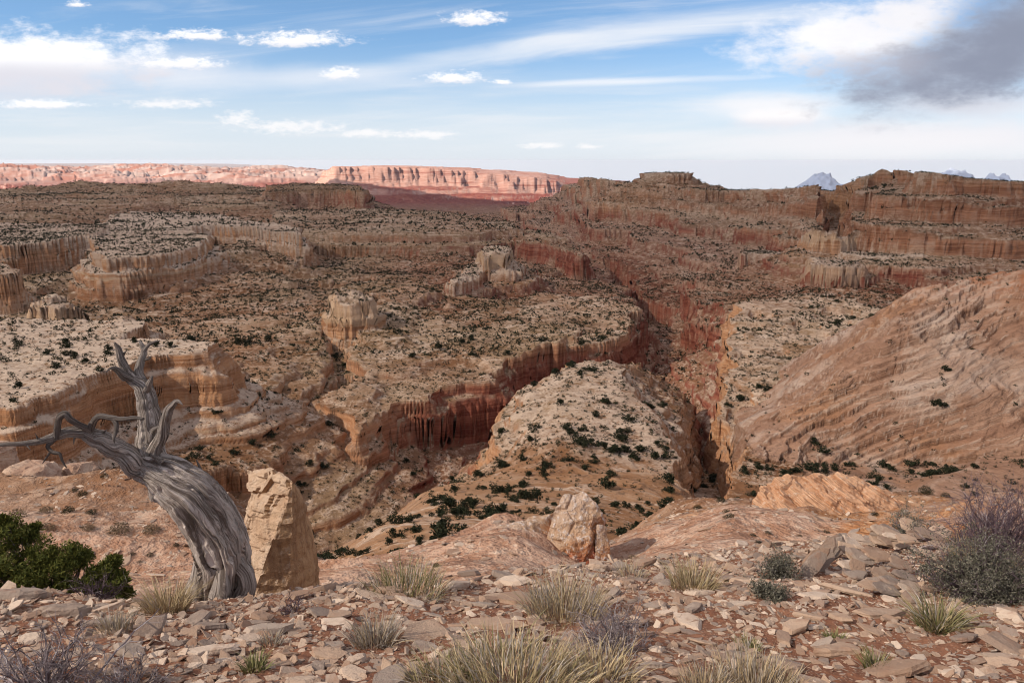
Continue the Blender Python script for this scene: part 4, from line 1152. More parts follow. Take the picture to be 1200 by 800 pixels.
fin = hull_rock('boulder', [P(308, 549, 8.9), P(293, 553, 8.75), P(330, 556, 8.5), P(343, 564, 8.3), P(352, 575, 8.85), P(362, 606, 8.95), P(370, 645, 8.95), P(376, 700, 8.9), P(385, 800, 8.8), P(300, 690, 7.95), P(325, 612, 8.2), P(290, 800, 7.9), P(340, 800, 7.9), P(290, 612, 8.6), P(287, 700, 8.6), P(280, 800, 8.7),
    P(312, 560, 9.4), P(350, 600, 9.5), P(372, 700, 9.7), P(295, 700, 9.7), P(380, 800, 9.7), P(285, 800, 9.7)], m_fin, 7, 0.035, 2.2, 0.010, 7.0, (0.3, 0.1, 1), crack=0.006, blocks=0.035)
tag(fin, 'tall tan sandstone block with one pale broken face, standing behind the dead juniper', 'boulder')

# pinnacle with white crust above and red foot
m_pin, g = mat("pinnacle_rock")
ob = g.obj(); x_, y_, z_ = g.sep(ob)
n1 = g.noise(ob, 2.2, 6, 0.65); n2 = g.noise(ob, 9.0, 6, 0.7)
hz = z_ - 0.75 + (n1 - 0.5) * 1.3 - x_ * 0.45
c = g.mix(hz.ss(-0.75, -0.35), (0.36, 0.10, 0.05), (0.47, 0.225, 0.11))
c = g.mix(hz.ss(-0.45, 0.05), c, (0.47, 0.30, 0.19))
c = g.mix(hz.ss(0.05, 0.6) * 0.7, c, (0.54, 0.38, 0.28))
c = g.mix(n2.ss(0.50, 0.62) * hz.ss(-0.9, -0.2) * 0.75, c, (0.70, 0.60, 0.53))
c = g.mix(n2.ss(0.42, 0.32) * 0.6, c, (0.27, 0.13, 0.075))
g.out(c, 0.94, g.bump(n1 * 0.20 + n2 * 0.10, 1.0, 1.0), 0.1)
pin = hull_rock('rock_pinnacle', [P(660, 580, 18.4), P(683, 576, 18.5), P(697, 590, 18.3), P(706, 612, 18.2), P(700, 640, 17.9), P(645, 606, 18.2), P(640, 640, 18.0), P(640, 700, 17.6), P(704, 700, 17.4), P(710, 660, 18.3), P(680, 690, 17.0),
    P(665, 585, 19.3), P(695, 600, 19.6), P(706, 700, 19.8), P(645, 700, 19.8)], m_pin, 7, 0.13, 1.5, 0.03, 2.2, (0.4, 0, 1), crack=0.05)
tag(pin, 'knobbly white-crusted rock pinnacle with a red foot, standing just below the rim', 'rock')
pin2 = hull_rock('rock_pinnacle', [P(700, 615, 18.0), P(710, 618, 18.1), P(714, 640, 17.8), P(722, 668, 17.7), P(722, 700, 17.4), P(696, 700, 17.3), P(697, 650, 17.6), P(706, 620, 19), P(720, 700, 19), P(700, 700, 19)], m_pin, 6, 0.07, 1.8, 0.02, 2.2, (0.4, 0, 1))
tag(pin2, 'small red and yellow spire leaning on the right side of the pinnacle', 'rock')

rib = hull_rock('rock_rib', [P(512, 670, 16.2), P(545, 644, 17.2), P(585, 619, 18.2), P(620, 606, 18.8), P(648, 600, 19), P(655, 640, 18.6), P(640, 690, 17.2), P(580, 690, 16.4), P(520, 700, 15.6),
    P(540, 668, 19.5), P(600, 640, 20.8), P(650, 640, 21), P(650, 720, 21), P(520, 720, 19)], m_pin, 7, 0.10, 0.9, 0.02, 1.6, (0.5, 0, 1), crack=0.04)
tag(rib, 'long pale pink rib of rock running down to the left from the pinnacle', 'rock')

# orange cross-bedded outcrop
m_out, g = mat("crossbed_rock")
ob = g.obj(); x_, y_, z_ = g.sep(ob)
n1 = g.noise(ob, 0.8, 6, 0.62); n2 = g.noise(ob, 4.0, 5, 0.7)
cbv = g.comb((x_ * 0.62 + z_ * 1.1) * 4.6, y_ * 0.15, z_ * 0.1)
cb = g.noise(cbv, 1.0, 5, 0.65, 0.3)
c = g.mix(cb.ss(0.36, 0.62), (0.44, 0.205, 0.10), (0.60, 0.345, 0.20))
c = g.mix(cb.ss(0.57, 0.60) * cb.ss(0.65, 0.62) * n1.ss(0.40, 0.62) * 0.8, c, (0.19, 0.085, 0.045))
c = g.mix((z_ * -0.5 - x_ * 0.10 + n1 - 0.2).ss(0.65, 0.95) * 0.85, c, (0.46, 0.185, 0.065))
c = g.mix(n2.ss(0.54, 0.66) * 0.55, c, (0.64, 0.49, 0.37))
c = g.mix(n2.ss(0.42, 0.34) * 0.6, c, (0.22, 0.10, 0.055))
g.out(c, 0.94, g.bump(cb * 0.35 + n2 * 0.08, 1.0, 1.0), 0.1)
outc = hull_rock('rock_outcrop', [P(900, 568, 42), P(918, 558, 42.5), P(945, 555, 43), P(990, 558, 43.5), P(1030, 570, 43.5), P(1070, 592, 43), P(1085, 606, 42), P(1095, 640, 40), P(885, 590, 41), P(868, 612, 40), P(862, 650, 38), P(930, 600, 40), P(1000, 606, 39.5), P(960, 640, 37), P(1050, 640, 38),
    P(910, 575, 48), P(1000, 575, 50), P(1070, 600, 49), P(1080, 650, 50), P(900, 650, 49)], m_out, 7, 0.36, 0.55, 0.20, 1.3, (-0.5, 0.1, -0.85), crack=0.15)
tag(outc, 'orange cross-bedded sandstone outcrop below the rim at right', 'rock')

# pale boulders on the left shelf
m_lb, g = mat("left_boulder_rock")
ob = g.obj(); n1 = g.noise(ob, 0.7, 6, 0.65); n2 = g.noise(g.vmul(ob, (0.5, 0.5, 3.0)), 1.2, 5, 0.65)
c = g.mix(n1.ss(0.38, 0.62), (0.33, 0.20, 0.135), (0.48, 0.335, 0.235))
c = g.mix(n2.ss(0.56, 0.66) * 0.5, c, (0.20, 0.115, 0.075))
g.out(c, 0.95, g.bump(n1 * 0.3 + n2 * 0.15, 1.0, 1.0), 0.1)
def shelf_rock(u, v, w, h, Y, label, seed, group=None, name='boulder', m=None, beds=0.06):
    q = np.random.default_rng(seed); k = Y / F_PX
    x0, _, z0 = P(u, v, Y)
    W, H = w * k * 0.5, h * k
    pts = []
    for i in range(9):
        a = i / 9 * 2 * math.pi + q.uniform(-.2, .2)
        for f, zz in ((1.0, -0.5), (1.0, 0.15), (0.82, 0.7), (0.5, 1.0)):
            f2 = f * q.uniform(0.82, 1.1)
            pts.append((x0 + W * f2 * math.cos(a), Y + W * f2 * math.sin(a) * 0.9, z0 + H * zz * q.uniform(0.85, 1.1)))
    o = hull_rock(name, pts, m or m_lb, 6, 0.05 * W, 1.6 / W, beds * W * 0.7, 3.2 / H, (q.uniform(-.2, .2), 0, 1), crack=0.03 * W)
    return tag(o, label, 'boulder', group)
shelf_rock(40, 592, 96, 52, 55, 'rounded pale boulder at the left edge under the dead limb', 1)
shelf_rock(98, 585, 62, 46, 58, 'cracked pinkish boulder right of the one at the left edge', 2)
shelf_rock(6, 545, 34, 30, 60, 'small pale boulder at the left frame edge above the rounded one', 3)
shelf_rock(182, 604, 76, 34, 50, 'low ledge-like boulder on the shelf left of the leaning trunk', 4)
shelf_rock(270, 676, 22, 12, 23, 'low pale rock on the shelf behind the trunk foot', 5)
shelf_rock(318, 676, 30, 16, 16, 'broken pale rock at the foot of the tan block', 6)

# ------------------------------------------------------------------ loose stones on the rim
def stone_px(v): return 0
def seat_stone(o, x, y, r, thick, rz, tilt=0.16, up=0.35):
    dzx = float(rim_z(np.array([x + .06]), np.array([y]), False)[0] - rim_z(np.array([x - .06]), np.array([y]), False)[0]) / .12
    dzy = float(rim_z(np.array([x]), np.array([y + .06]), False)[0] - rim_z(np.array([x]), np.array([y - .06]), False)[0]) / .12
    n = Vector((-dzx + random.gauss(0, tilt), -dzy * 0.75 + random.gauss(0, tilt), 1)).normalized()
    q = n.to_track_quat('Z', 'Y') @ mathutils.Quaternion((0, 0, 1), rz)
    o.rotation_mode = 'XYZ'
    o.rotation_euler = q.to_euler()
    o.location = (x, y, float(rim_z(np.array([x]), np.array([y]))[0]) + thick * up)

STONES = []      # (x, y, r) of every stone that is its own object
HERO = [  # u, v, width px, aspect, thickness, heading, label
    (246, 768, 84, 2.6, 0.16, 0.10, 'long pale flat slab lying in front of the dead juniper', 0.05),
    (983, 766, 60, 1.8, 0.24, -0.35, 'broad tan slab tilted up beside the small green tuft', 0.22),
    (864, 708, 46, 1.9, 0.10, -0.1, 'wide flat pale slab, the left one of a split pair', 0.06),
    (884, 718, 32, 1.7, 0.10, 0.3, 'flat pale slab, the right one of a split pair', 0.06),
    (592, 676, 34, 1.5, 0.22, 0.7, 'pale slab propped on edge at the foot of the pink hump', 0.5),
    (84, 722, 62, 1.9, 0.30, 0.15, 'broad rounded buff stone on the left bedrock edge', 0.1),
    (20, 700, 70, 2.2, 0.26, 0.0, 'long humped ledge stone at the left edge in front of the green juniper', 0.06),
    (122, 712, 42, 2.0, 0.2, -0.3, 'low tan stone on the left ledge below the green juniper', 0.1),
    (420, 776, 28, 1.2, 0.35, 0.4, 'blocky grey-tan stone left of the golden grass', 0.15),
    (222, 742, 40, 1.9, 0.14, 0.6, 'slanted pale slab right in front of the trunk foot', 0.3),
    (308, 726, 34, 1.3, 0.30, -0.5, 'pale broken stone right of the trunk foot', 0.3),
    (455, 696, 36, 1.6, 0.26, 0.1, 'pale stone in front of the green grass clump on the brink', 0.1),
    (1130, 756, 36, 1.8, 0.2, -0.2, 'long pale stone on red soil below the yucca', 0.15),
    (1000, 742, 34, 2.0, 0.2, -0.6, 'narrow slab just above the broad tilted tan slab', 0.2),
    (700, 668, 32, 1.6, 0.3, 0.2, 'flat stone on the brink below the pinnacle', 0.15),
    (812, 716, 30, 1.5, 0.25, 0.3, 'tan stone below the pale grass on the brink', 0.2),
    (152, 730, 34, 2.0, 0.2, 0.25, 'flat buff stone between the twiggy shrub and the trunk', 0.12),
    (1180, 722, 34, 1.4, 0.3, 0.2, 'rounded tan stone under the sagebrush at the right edge', 0.15),
]
for i, (u, v, w, el_, th_, rz, label, tl) in enumerate(HERO):
    x, y, _ = on_rim(u, v)
    r = w / F_PX * y * 0.5 / math.sqrt(el_) * 1.1
    V, Q, T = slab_mesh(r, 900 + i, 11, th_, el_, 3, 0.10)
    o = link('stone', np_mesh('stone', V, Q, T, [m_stone], False))
    seat_stone(o, x, y, r, r * th_, rz, tl * 0.5, 0.7)
    tag(o, label, 'stone')
    STONES.append((x, y, r * 1.2))
SLABV = []
for i in range(18):
    el_ = random.uniform(1.0, 2.3); th_ = random.choice([0.06, 0.08, 0.10, 0.13, 0.2])
    V, Q, T = slab_mesh(1.0, 950 + i, random.choice([5, 5, 6, 7]), th_, el_, random.choice([1, 1, 2]), 0.10)
    SLABV.append((V, Q, T, th_, np_mesh('stone', V, Q, T, [m_stone], False)))
# ------------------------------------------------------------------ plants on the rim
m_grass, g = mat("dry_grass")
t = g.attr('tone'); t2 = g.sep(g.voro(g.comb(t * 53.0, t * 17.0, 0.0), 1.0, out='Color'))
kk = g.attr('kindmix')
gold = g.mix(t2[0], (0.32, 0.22, 0.115), (0.56, 0.42, 0.25))
green = g.mix(t2[1], (0.075, 0.082, 0.025), (0.20, 0.185, 0.07))
grey = g.mix(t2[2], (0.20, 0.165, 0.135), (0.40, 0.34, 0.28))
c = g.mix(kk.ss(0.0, 0.5), green, gold); c = g.mix(kk.ss(0.5, 1.0), c, grey)
g.out(c, 0.85, None, 0.15)
m_twig, g = mat("grey_twigs")
t = g.attr('tone'); t2 = g.sep(g.voro(g.comb(t * 53.0, t * 17.0, 0.0), 1.0, out='Color'))
hue = g.rnd()
c = g.mix(t2[0], (0.085, 0.062, 0.062), (0.26, 0.205, 0.20))
c = g.mix(t2[1].ss(0.80, 0.92) * 0.7, c, (0.42, 0.37, 0.35))
g.out(c, 0.9, None, 0.1)
m_twig_dark, g = mat("purple_twigs")
t = g.attr('tone'); t2 = g.sep(g.voro(g.comb(t * 53.0, t * 17.0, 0.0), 1.0, out='Color'))
c = g.mix(t2[0], (0.042, 0.026, 0.030), (0.155, 0.105, 0.115))
c = g.mix(t2[1].ss(0.93, 0.97), c, (0.40, 0.34, 0.33))
g.out(c, 0.9, None, 0.1)
m_sage, g = mat("sage_leaf")
t = g.attr('tone'); t2 = g.sep(g.voro(g.comb(t * 53.0, t * 17.0, 0.0), 1.0, out='Color'))
g.out(g.mix(t2[0], (0.055, 0.050, 0.035), (0.20, 0.178, 0.13)), 0.9, None, 0.1)
m_jun, g = mat("juniper_leaf")
t = g.attr('tone'); t2 = g.sep(g.voro(g.comb(t * 53.0, t * 17.0, 0.0), 1.0, out='Color'))
c = g.mix(t2[0], (0.036, 0.046, 0.009), (0.150, 0.148, 0.028))
c = g.mix(t2[1].ss(0.80, 0.92) * 0.6, c, (0.15, 0.125, 0.025))
g.out(c, 0.8, None, 0.15)
m_far_leaf, g = mat("far_shrub_leaf")
t = g.attr('tone')
c = g.mix(t, (0.010, 0.013, 0.007), (0.036, 0.037, 0.019))
g.out(c, 0.9, None, 0.05)

def rots(n, q):
    a = q.normal(0, 1, (n, 3)); return a / np.linalg.norm(a, axis=1, keepdims=True)

def grass_mesh(n, h, spread, seed, km, w=0.004, lean=0.5, base=0.09, droop=0.6):
    """n curved tapering blades; km picks the green/gold/grey share of each blade"""
    q = np.random.default_rng(seed); m = 5
    a = q.uniform(0, 2 * math.pi, n); rb = base * np.sqrt(q.random(n)); hh = h * q.uniform(0.35, 1.0, n) ** 0.8
    ln = np.abs(q.normal(0, lean, n)) * spread + rb / base * 0.35 * spread
    a2 = a + q.normal(0, 0.5, n)
    t = np.linspace(0, 1, m)[None, :]
    out = (ln[:, None] * hh[:, None]) * (t ** 1.5)
    x = (np.cos(a) * rb)[:, None] + np.cos(a2)[:, None] * out + q.normal(0, 0.01, (n, 1)) * t
    y = (np.sin(a) * rb)[:, None] + np.sin(a2)[:, None] * out + q.normal(0, 0.01, (n, 1)) * t
    z = hh[:, None] * (t - droop * ln[:, None] * 0.35 * t ** 2.4)
    C = np.stack([x, y, z], -1)
    ww = (w * q.uniform(0.5, 1.2, n))[:, None] * (1 - t ** 2 * 0.92)
    b = q.uniform(0, 2 * math.pi, n); side = np.stack([np.cos(b), np.sin(b), np.zeros(n)], -1)[:, None] * ww[..., None]
    V = np.stack([C - side, C + side], 2).reshape(-1, 3)
    i = (np.arange(n) * m * 2)[:, None] + (np.arange(m - 1) * 2)[None]
    Q = np.stack([i, i + 1, i + 3, i + 2], -1).reshape(-1, 4)
    tone = np.repeat(q.random(n), m * 2)
    lo, hi, grey = km
    kq = q.uniform(lo, hi, n); kq = np.where(q.random(n) < grey, 1.0, kq)
    return np_mesh('grass_clump', V, Q, None, [m_grass], True, dict(tone=tone, kindmix=np.repeat(kq, m * 2)))

def twig_bush(mb, q, nstem, R, H, r0=0.006, depth=3, up=0.5, kids=4, wob=0.18, seglen=5, sides=3, ends=None):
    def grow(p0, d, L, r, lev):
        m = seglen; pts = [p0]; dd = d.copy()
        for _ in range(m):
            dd = dd + q.normal(0, wob, 3); dd /= np.linalg.norm(dd)
            pts.append(pts[-1] + dd * L / m)
        rad = np.linspace(r, r * 0.45, m + 1)
        tube(mb, pts, rad, sides, q.random())
        if lev >= depth:
            if ends is not None: ends.append((pts[-1], dd)); ends.append((pts[m // 2 + 1], dd))
            return
        for k in range(kids):
            i = q.integers(1, m + 1)
            nd = dd + q.normal(0, 0.75, 3) + np.array([0, 0, 0.12]); nd /= np.linalg.norm(nd)
            grow(np.array(pts[i]), nd, L * q.uniform(0.35, 0.7), r * 0.55, lev + 1)
    for i in range(nstem):
        a = q.uniform(0, 2 * math.pi); e = q.uniform(up * 0.3, 1.0)
        d = np.array([math.cos(a) * (1.1 - e), math.sin(a) * (1.1 - e), e * H / R]); d /= np.linalg.norm(d)
        ext = 1 / math.sqrt((d[0] ** 2 + d[1] ** 2) / R ** 2 + d[2] ** 2 / H ** 2)
        grow(np.array([math.cos(a) * R * .08, math.sin(a) * R * .08, 0]), d, ext * q.uniform(0.55, 0.9), r0 * q.uniform(0.7, 1.2), 1)

def leaf_quads(mb, C, size, q, up=0.0, elong=2.2):
    n = len(C); d = rots(n, q); d[:, 2] += up; d /= np.linalg.norm(d, axis=1, keepdims=True)
    o = np.cross(d, rots(n, q)); o /= np.linalg.norm(o, axis=1, keepdims=True) + 1e-9
    s = size * q.uniform(0.6, 1.3, n)[:, None]
    V = np.stack([C - o * s * .5, C + d * s * elong * .5 - o * s * .35, C + d * s * elong, C + d * s * elong * .5 + o * s * .5], 1).reshape(-1, 3)
    i = np.arange(n) * 4
    mb.add(V, np.stack([i, i + 1, i + 2, i + 3], -1), a=np.repeat(q.random(n), 4))

def place(o, u, v, dz=0.0, rz=0.0):
    x, y, z = on_rim(u, v); o.location = (x, y, z + dz); o.rotation_euler = (0, 0, rz)
    return x, y
def px2m(px, y): return px / F_PX * y * 1.06

# grass clumps: base pixel, height px, blades, spread, mix(lo, hi, grey share), base px, label
GRASS = [
    (600, 814, 52, 1300, 1.1, (0.12, 0.58, 0.25), 88, 'largest golden-green grass clump, at the bottom edge of the rim in the middle', .0032),
    (700, 800, 42, 500, 1.0, (0.25, 0.6, 0.2), 45, 'golden grass fringe right of the largest clump', .003),
    (520, 806, 38, 420, 1.0, (0.05, 0.5, 0.2), 42, 'low greenish grass fringe left of the largest clump', .003),
    (662, 722, 50, 900, 0.75, (0.25, 0.75, 0.35), 46, 'pale brown seeding grass clump behind the grey twiggy bush', .0028),
    (476, 696, 36, 800, 0.95, (0.0, 0.45, 0.25), 46, 'green and grey grass clump on the brink left of the pink hump', .0028),
    (440, 752, 40, 420, 0.8, (0.5, 0.9, 0.5), 26, 'dry greyish grass clump on red soil in the left middle', .003),
    (196, 716, 44, 520, 0.85, (0.3, 0.6, 0.1), 24, 'yellow straw grass clump against the trunk foot', .003),
    (812, 690, 38, 560, 0.8, (0.15, 0.6, 0.1), 26, 'pale yellow-green grass clump on the brink right of the pinnacle', .003),
    (1098, 738, 42, 430, 1.15, (0.0, 0.42, 0.15), 22, 'spiky green and straw yucca-like clump below the sagebrush', .0048),
    (1026, 782, 28, 200, 0.9, (0.0, 0.35, 0.1), 12, 'small green tuft at the right end of the tilted tan slab', .0036),
    (884, 806, 44, 800, 0.55, (0.42, 0.75, 0.3), 52, 'short tan straw grass patch at the bottom edge right of the middle', .0026),
    (826, 806, 34, 300, 0.6, (0.42, 0.75, 0.3), 30, 'thin straw grass left of the short tan patch', .0026),
    (298, 786, 24, 160, 0.9, (0.0, 0.2, 0.0), 14, 'small bright green plant beside the long pale slab', .005),
    (978, 748, 18, 120, 0.8, (0.0, 0.2, 0.1), 10, 'tiny dark green tuft above the narrow slab', .004),
    (876, 762, 18, 150, 0.8, (0.0, 0.25, 0.2), 14, 'tiny green tuft left of the broad tilted slab', .004),
    (135, 742, 28, 260, 0.9, (0.45, 0.9, 0.4), 20, 'dry wispy tuft between the buff stones on the left', .0026),
    (740, 676, 22, 220, 0.8, (0.3, 0.8, 0.4), 18, 'low brown tuft at the foot of the red spire', .0028),
    (1150, 668, 40, 380, 0.5, (0.2, 0.6, 0.1), 40, 'thin upright straw grass behind the sagebrush', .0028),
    (232, 704, 22, 160, 0.9, (0.5, 0.9, 0.6), 12, 'grey wisp at the left foot of the trunk', .0028),
    (318, 758, 20, 110, 0.9, (0.5, 0.9, 0.6), 12, 'small dry grey wisp below the trunk foot', .0028),
]
for i, (u, v, h, n, sp, km, bpx, label, w) in enumerate(GRASS):
    x, y, z = on_rim(u, v)
    me = grass_mesh(n, px2m(h, y) * 1.05, sp, 700 + i, km, w, 0.5, px2m(bpx, y), 0.7)
    o = link('grass_clump', me); place(o, u, v, -0.01)
    tag(o, label, 'grass clump')
    KEEP.append((x, y, px2m(bpx, y) * 0.7)); MARKS.append(('the ' + label.split(',')[0], u, v - h * .4))

# twiggy shrubs
SHRUBS = [  # base u, v, half width px, height px, stems, depth, kids, radius, material, label, leaves
    (724, 762, 70, 58, 44, 3, 5, .0042, m_twig, 'grey bare twiggy bush right of the pale seeding grass', 0),
    (50, 812, 105, 84, 40, 3, 5, .0050, m_twig, 'large purplish-grey bare shrub in the bottom left corner', 0),
    (150, 808, 60, 52, 24, 3, 5, .0042, m_twig, 'smaller bare grey shrub right of the corner shrub', 0),
    (1172, 664, 80, 100, 70, 3, 7, .0060, m_twig_dark, 'dark purple bare shrub rising at the right edge', 0),
    (1156, 700, 82, 54, 60, 3, 5, .0060, m_twig_dark, 'grey-green sagebrush spreading at the right edge below the purple shrub', 1),
    (912, 676, 34, 24, 26, 3, 4, .0040, m_twig, 'low grey-green bush on the rim left of the layered ledge', 1),
    (1066, 632, 34, 32, 26, 3, 4, .0045, m_twig, 'small grey bush on top of the layered ledge', 1),
    (112, 702, 44, 28, 26, 3, 4, .0040, m_twig_dark, 'dead purplish twigs at the foot of the green juniper', 0),
    (236, 692, 26, 40, 20, 3, 4, .0040, m_twig_dark, 'dark twiggy shrub tucked behind the left foot of the trunk', 0),
    (345, 716, 20, 26, 18, 3, 4, .0036, m_twig_dark, 'dark little bare shrub right of the trunk foot', 0),
    (905, 700, 24, 18, 18, 3, 4, .0036, m_twig, 'tiny grey twig tuft above the split pale slabs', 1),
    (1010, 700, 16, 12, 12, 3, 4, .0036, m_twig, 'tiny twig tuft on rubble below the layered ledge', 0),
]
for i, (u, v, rw, h, ns, dp, kd, r0, mm, label, leaves) in enumerate(SHRUBS):
    x, y, z = on_rim(u, v); q = np.random.default_rng(800 + i)
    mb = MB(); ends = [] if leaves else None
    twig_bush(mb, q, ns, px2m(rw, y), px2m(h, y), r0, dp, 0.35, kd, 0.2, 5, 3, ends)
    o = link('shrub', None); tag(o, label, 'shrub')
    st = link('stems', mb.build('stems', [mm]), o)
    if leaves:
        E_ = np.array([e[0] for e in ends]); k = 9 if rw > 60 else 7
        C = np.repeat(E_, k, 0) + q.normal(0, 0.018, (len(E_) * k, 3))
        lb = MB(); leaf_quads(lb, C, 0.0095, q, 0.5)
        link('leaves', lb.build('leaves', [m_sage]), o)
    place(o, u, v, -0.02)
    KEEP.append((x, y, px2m(rw, y) * 0.55)); MARKS.append(('the ' + label, u, v - h * .3))

# dry fallen stalk across the corner
mb = MB(); q = np.random.default_rng(5)
pts = []
for f in np.linspace(0, 1, 9):
    x, y, z = on_rim(108 + 82 * f, 806 - 92 * f + 10 * math.sin(f * 3)); pts.append((x, y, z + 0.035 + 0.05 * math.sin(f * 3.1)))
tube(mb, pts, np.linspace(.006, .003, 9), 5, 0.92)
for k in (3, 5, 6):
    p0 = np.array(pts[k]); tube(mb, [p0, p0 + [.05, .03, .03], p0 + [.12, .05, .02]], [.003, .0022, .001], 4, 0.9)
tag(link('dry_stalk', mb.build('dry_stalk', [m_twig])), 'long pale dead stalk lying across the stones beside the corner shrub', 'stalk')

# green juniper bush on the left: clumps of sprays with bare wood between
def juniper(clumps, base, label, seed, spray=0.042, per=1000):
    q = np.random.default_rng(seed)
    o = link('juniper_bush', None, loc=base); tag(o, label, 'juniper')
    mb = MB(); wood = MB()
    b = np.array(base)
    for (u, v, r, Y) in clumps:
        x, _, z = P(u, v, Y); c = np.array([x, Y, z]) - b; R = px2m(r, Y)
        # several small tufts per clump, so the outline is broken
        nt = 12
        T_ = c + rots(nt, q) * R * q.uniform(0.35, 0.85, nt)[:, None] * np.array([1, 1, 0.9])
        for t_ in T_:
            n = int(per / nt * 3.0 * q.uniform(.6, 1.3)); rr = R * q.uniform(0.26, 0.46)
            C = t_ + rots(n, q) * rr * (q.random(n) ** 0.45)[:, None]
            leaf_quads(mb, C, spray * 0.33, q, 0.55, 3.0)
            p0 = np.array([c[0] * 0.35, c[1] * .35, -0.1]); mid = (p0 + t_) * 0.5 + q.normal(0, R * .2, 3)
            S = spline(np.array([p0, mid, t_]), 8)
            tube(wood, S, np.linspace(0.011, 0.003, 8), 4, q.random())
    link('foliage', mb.build('foliage', [m_jun]), o)
    link('branches', wood.build('branches', [m_twig]), o)
    return o
JY = 7.1
bx, by, bz = P(60, 705, JY)
juniper([(12, 628, 24, JY), (20, 660, 34, JY - .2), (-20, 640, 40, JY), (52, 648, 24, JY - .1), (72, 660, 24, JY - .2), (88, 655, 20, JY), (62, 684, 30, JY - .3), (30, 690, 30, JY - .35), (100, 680, 22, JY - .2), (-15, 690, 34, JY - .3), (38, 625, 14, JY + .1), (5, 612, 10, JY)],
        (bx, by, bz), 'bushy dark green juniper at the left edge of the rim', 41)
bx, by, bz = P(128, 705, JY - .1)
juniper([(128, 668, 15, JY - .1), (134, 656, 9, JY), (120, 680, 17, JY - .2), (140, 682, 14, JY - .15), (132, 694, 18, JY - .25), (146, 694, 10, JY - .2), (112, 694, 13, JY - .2)],
        (bx, by, bz), 'smaller green juniper right of the bushy one on the rim', 43, per=800)
KEEP.append((bx, by - .4, 0.3))
MARKS += [('the bushy green juniper', 60, 690), ('the smaller green juniper', 130, 696), ('the tan rock block', 340, 690), ('the rock pinnacle', 680, 664), ('the layered ledge', 1010, 664)]

# layered ledge at the right: thin plates dipping to the right, some standing on edge
q = np.random.default_rng(61)
def plate(u, v, w, el_, th_, rx, ry, rz, dz, label, grp=None):
    x, y, z = on_rim(u, v); r = px2m(w * 0.5, y) / math.sqrt(el_) * 1.15
    V, Q, T = slab_mesh(r, int(q.integers(1, 1e6)), 9, th_, el_, 2, 0.12)
    o = link('rock_slab', np_mesh('rock_slab', V, Q, T, [m_stone], False))
    o.location = (x, y, z + dz); o.rotation_euler = (rx, ry, rz)
    tag(o, label, 'rock slab', grp); STONES.append((x, y, r * .8))
for k in range(6):
    plate(948 + k * 6, 674 - k * 3, 42, 2.2, 0.06, 0.75, -0.5, 0.5 + k * .03, 0.10 + 0.012 * k, 'thin grey plate on edge in the fan at the left of the layered ledge', 'upright plates of the layered ledge')
plate(992, 654, 66, 1.7, 0.10, 0.22, 0.22, 0.1, 0.12, 'broad smooth grey slab sloping beside the fan of upright plates')
plate(1040, 642, 54, 1.8, 0.10, 0.12, 0.05, -0.2, 0.12, 'pale slab on top of the layered ledge below the small grey bush')
for k in range(46):
    u = q.uniform(990, 1100); v = q.uniform(634, 700)
    plate(u, v, q.uniform(18, 40), q.uniform(1.2, 2.2), q.uniform(.06, .14), q.uniform(0, .55), q.uniform(0.0, .5), q.uniform(-.6, .6), 0.06 + (700 - v) * 0.0020, 'broken pale plate in the jumbled right half of the layered ledge', 'jumbled plates of the layered ledge')

# ------------------------------------------------------------------ loose stones: 300 of their own, the rest as rubble
def free(x, y, r):
    for kx, ky, kr in KEEP:
        if (x - kx) ** 2 + (y - ky) ** 2 < (kr + r * .3) ** 2: return False
    return True
def in_frame(x, y):
    s = x / y; return abs(s) < 0.665
def to_px(x, y, z):
    b = z / y; bb = (b * CP + SP) / (CP - b * SP); return 600 + (x / y) * F_PX * (CP + bb * SP), 400 - F_PX * bb
cand = []
tries = 0
while len(cand) < 2200 and tries < 200000:
    tries += 1
    y = math.sqrt(random.uniform(3.0 ** 2, 9.8 ** 2)); x = random.uniform(-1.05, 1.05) * y
    ye = np.interp(x, EDGE[:, 0], EDGE[:, 1])
    if y > ye - 0.04: continue
    r = min(0.15, 0.022 + random.expovariate(1 / 0.029)) * random.choice([1, 1, 1, 1.25])
    near = (y < 4.6) and random.random() < 0.35
    if near or not free(x, y, r): continue
    if any((x - a) ** 2 + (y - b) ** 2 < (0.62 * (r + c)) ** 2 for a, b, c in STONES): continue
    STONES.append((x, y, r)); cand.append((x, y, r))
vis = [c for c in cand if in_frame(c[0], c[1])]
vis.sort(key=lambda c: -c[2] / c[1])
OWN = vis[:246]; own = set(OWN)
rest = [c for c in cand if c not in own]
mpx = np.array([(a, b) for _, a, b in MARKS])
by_mark = {}
for c in OWN:
    z = float(rim_z(np.array([c[0]]), np.array([c[1]]))[0]); u, v = to_px(c[0], c[1], z)
    d = (mpx[:, 0] - u) ** 2 + ((mpx[:, 1] - v) * 1.4) ** 2
    k = int(d.argmin()); by_mark.setdefault(k, []).append((d[k], u, v, c))
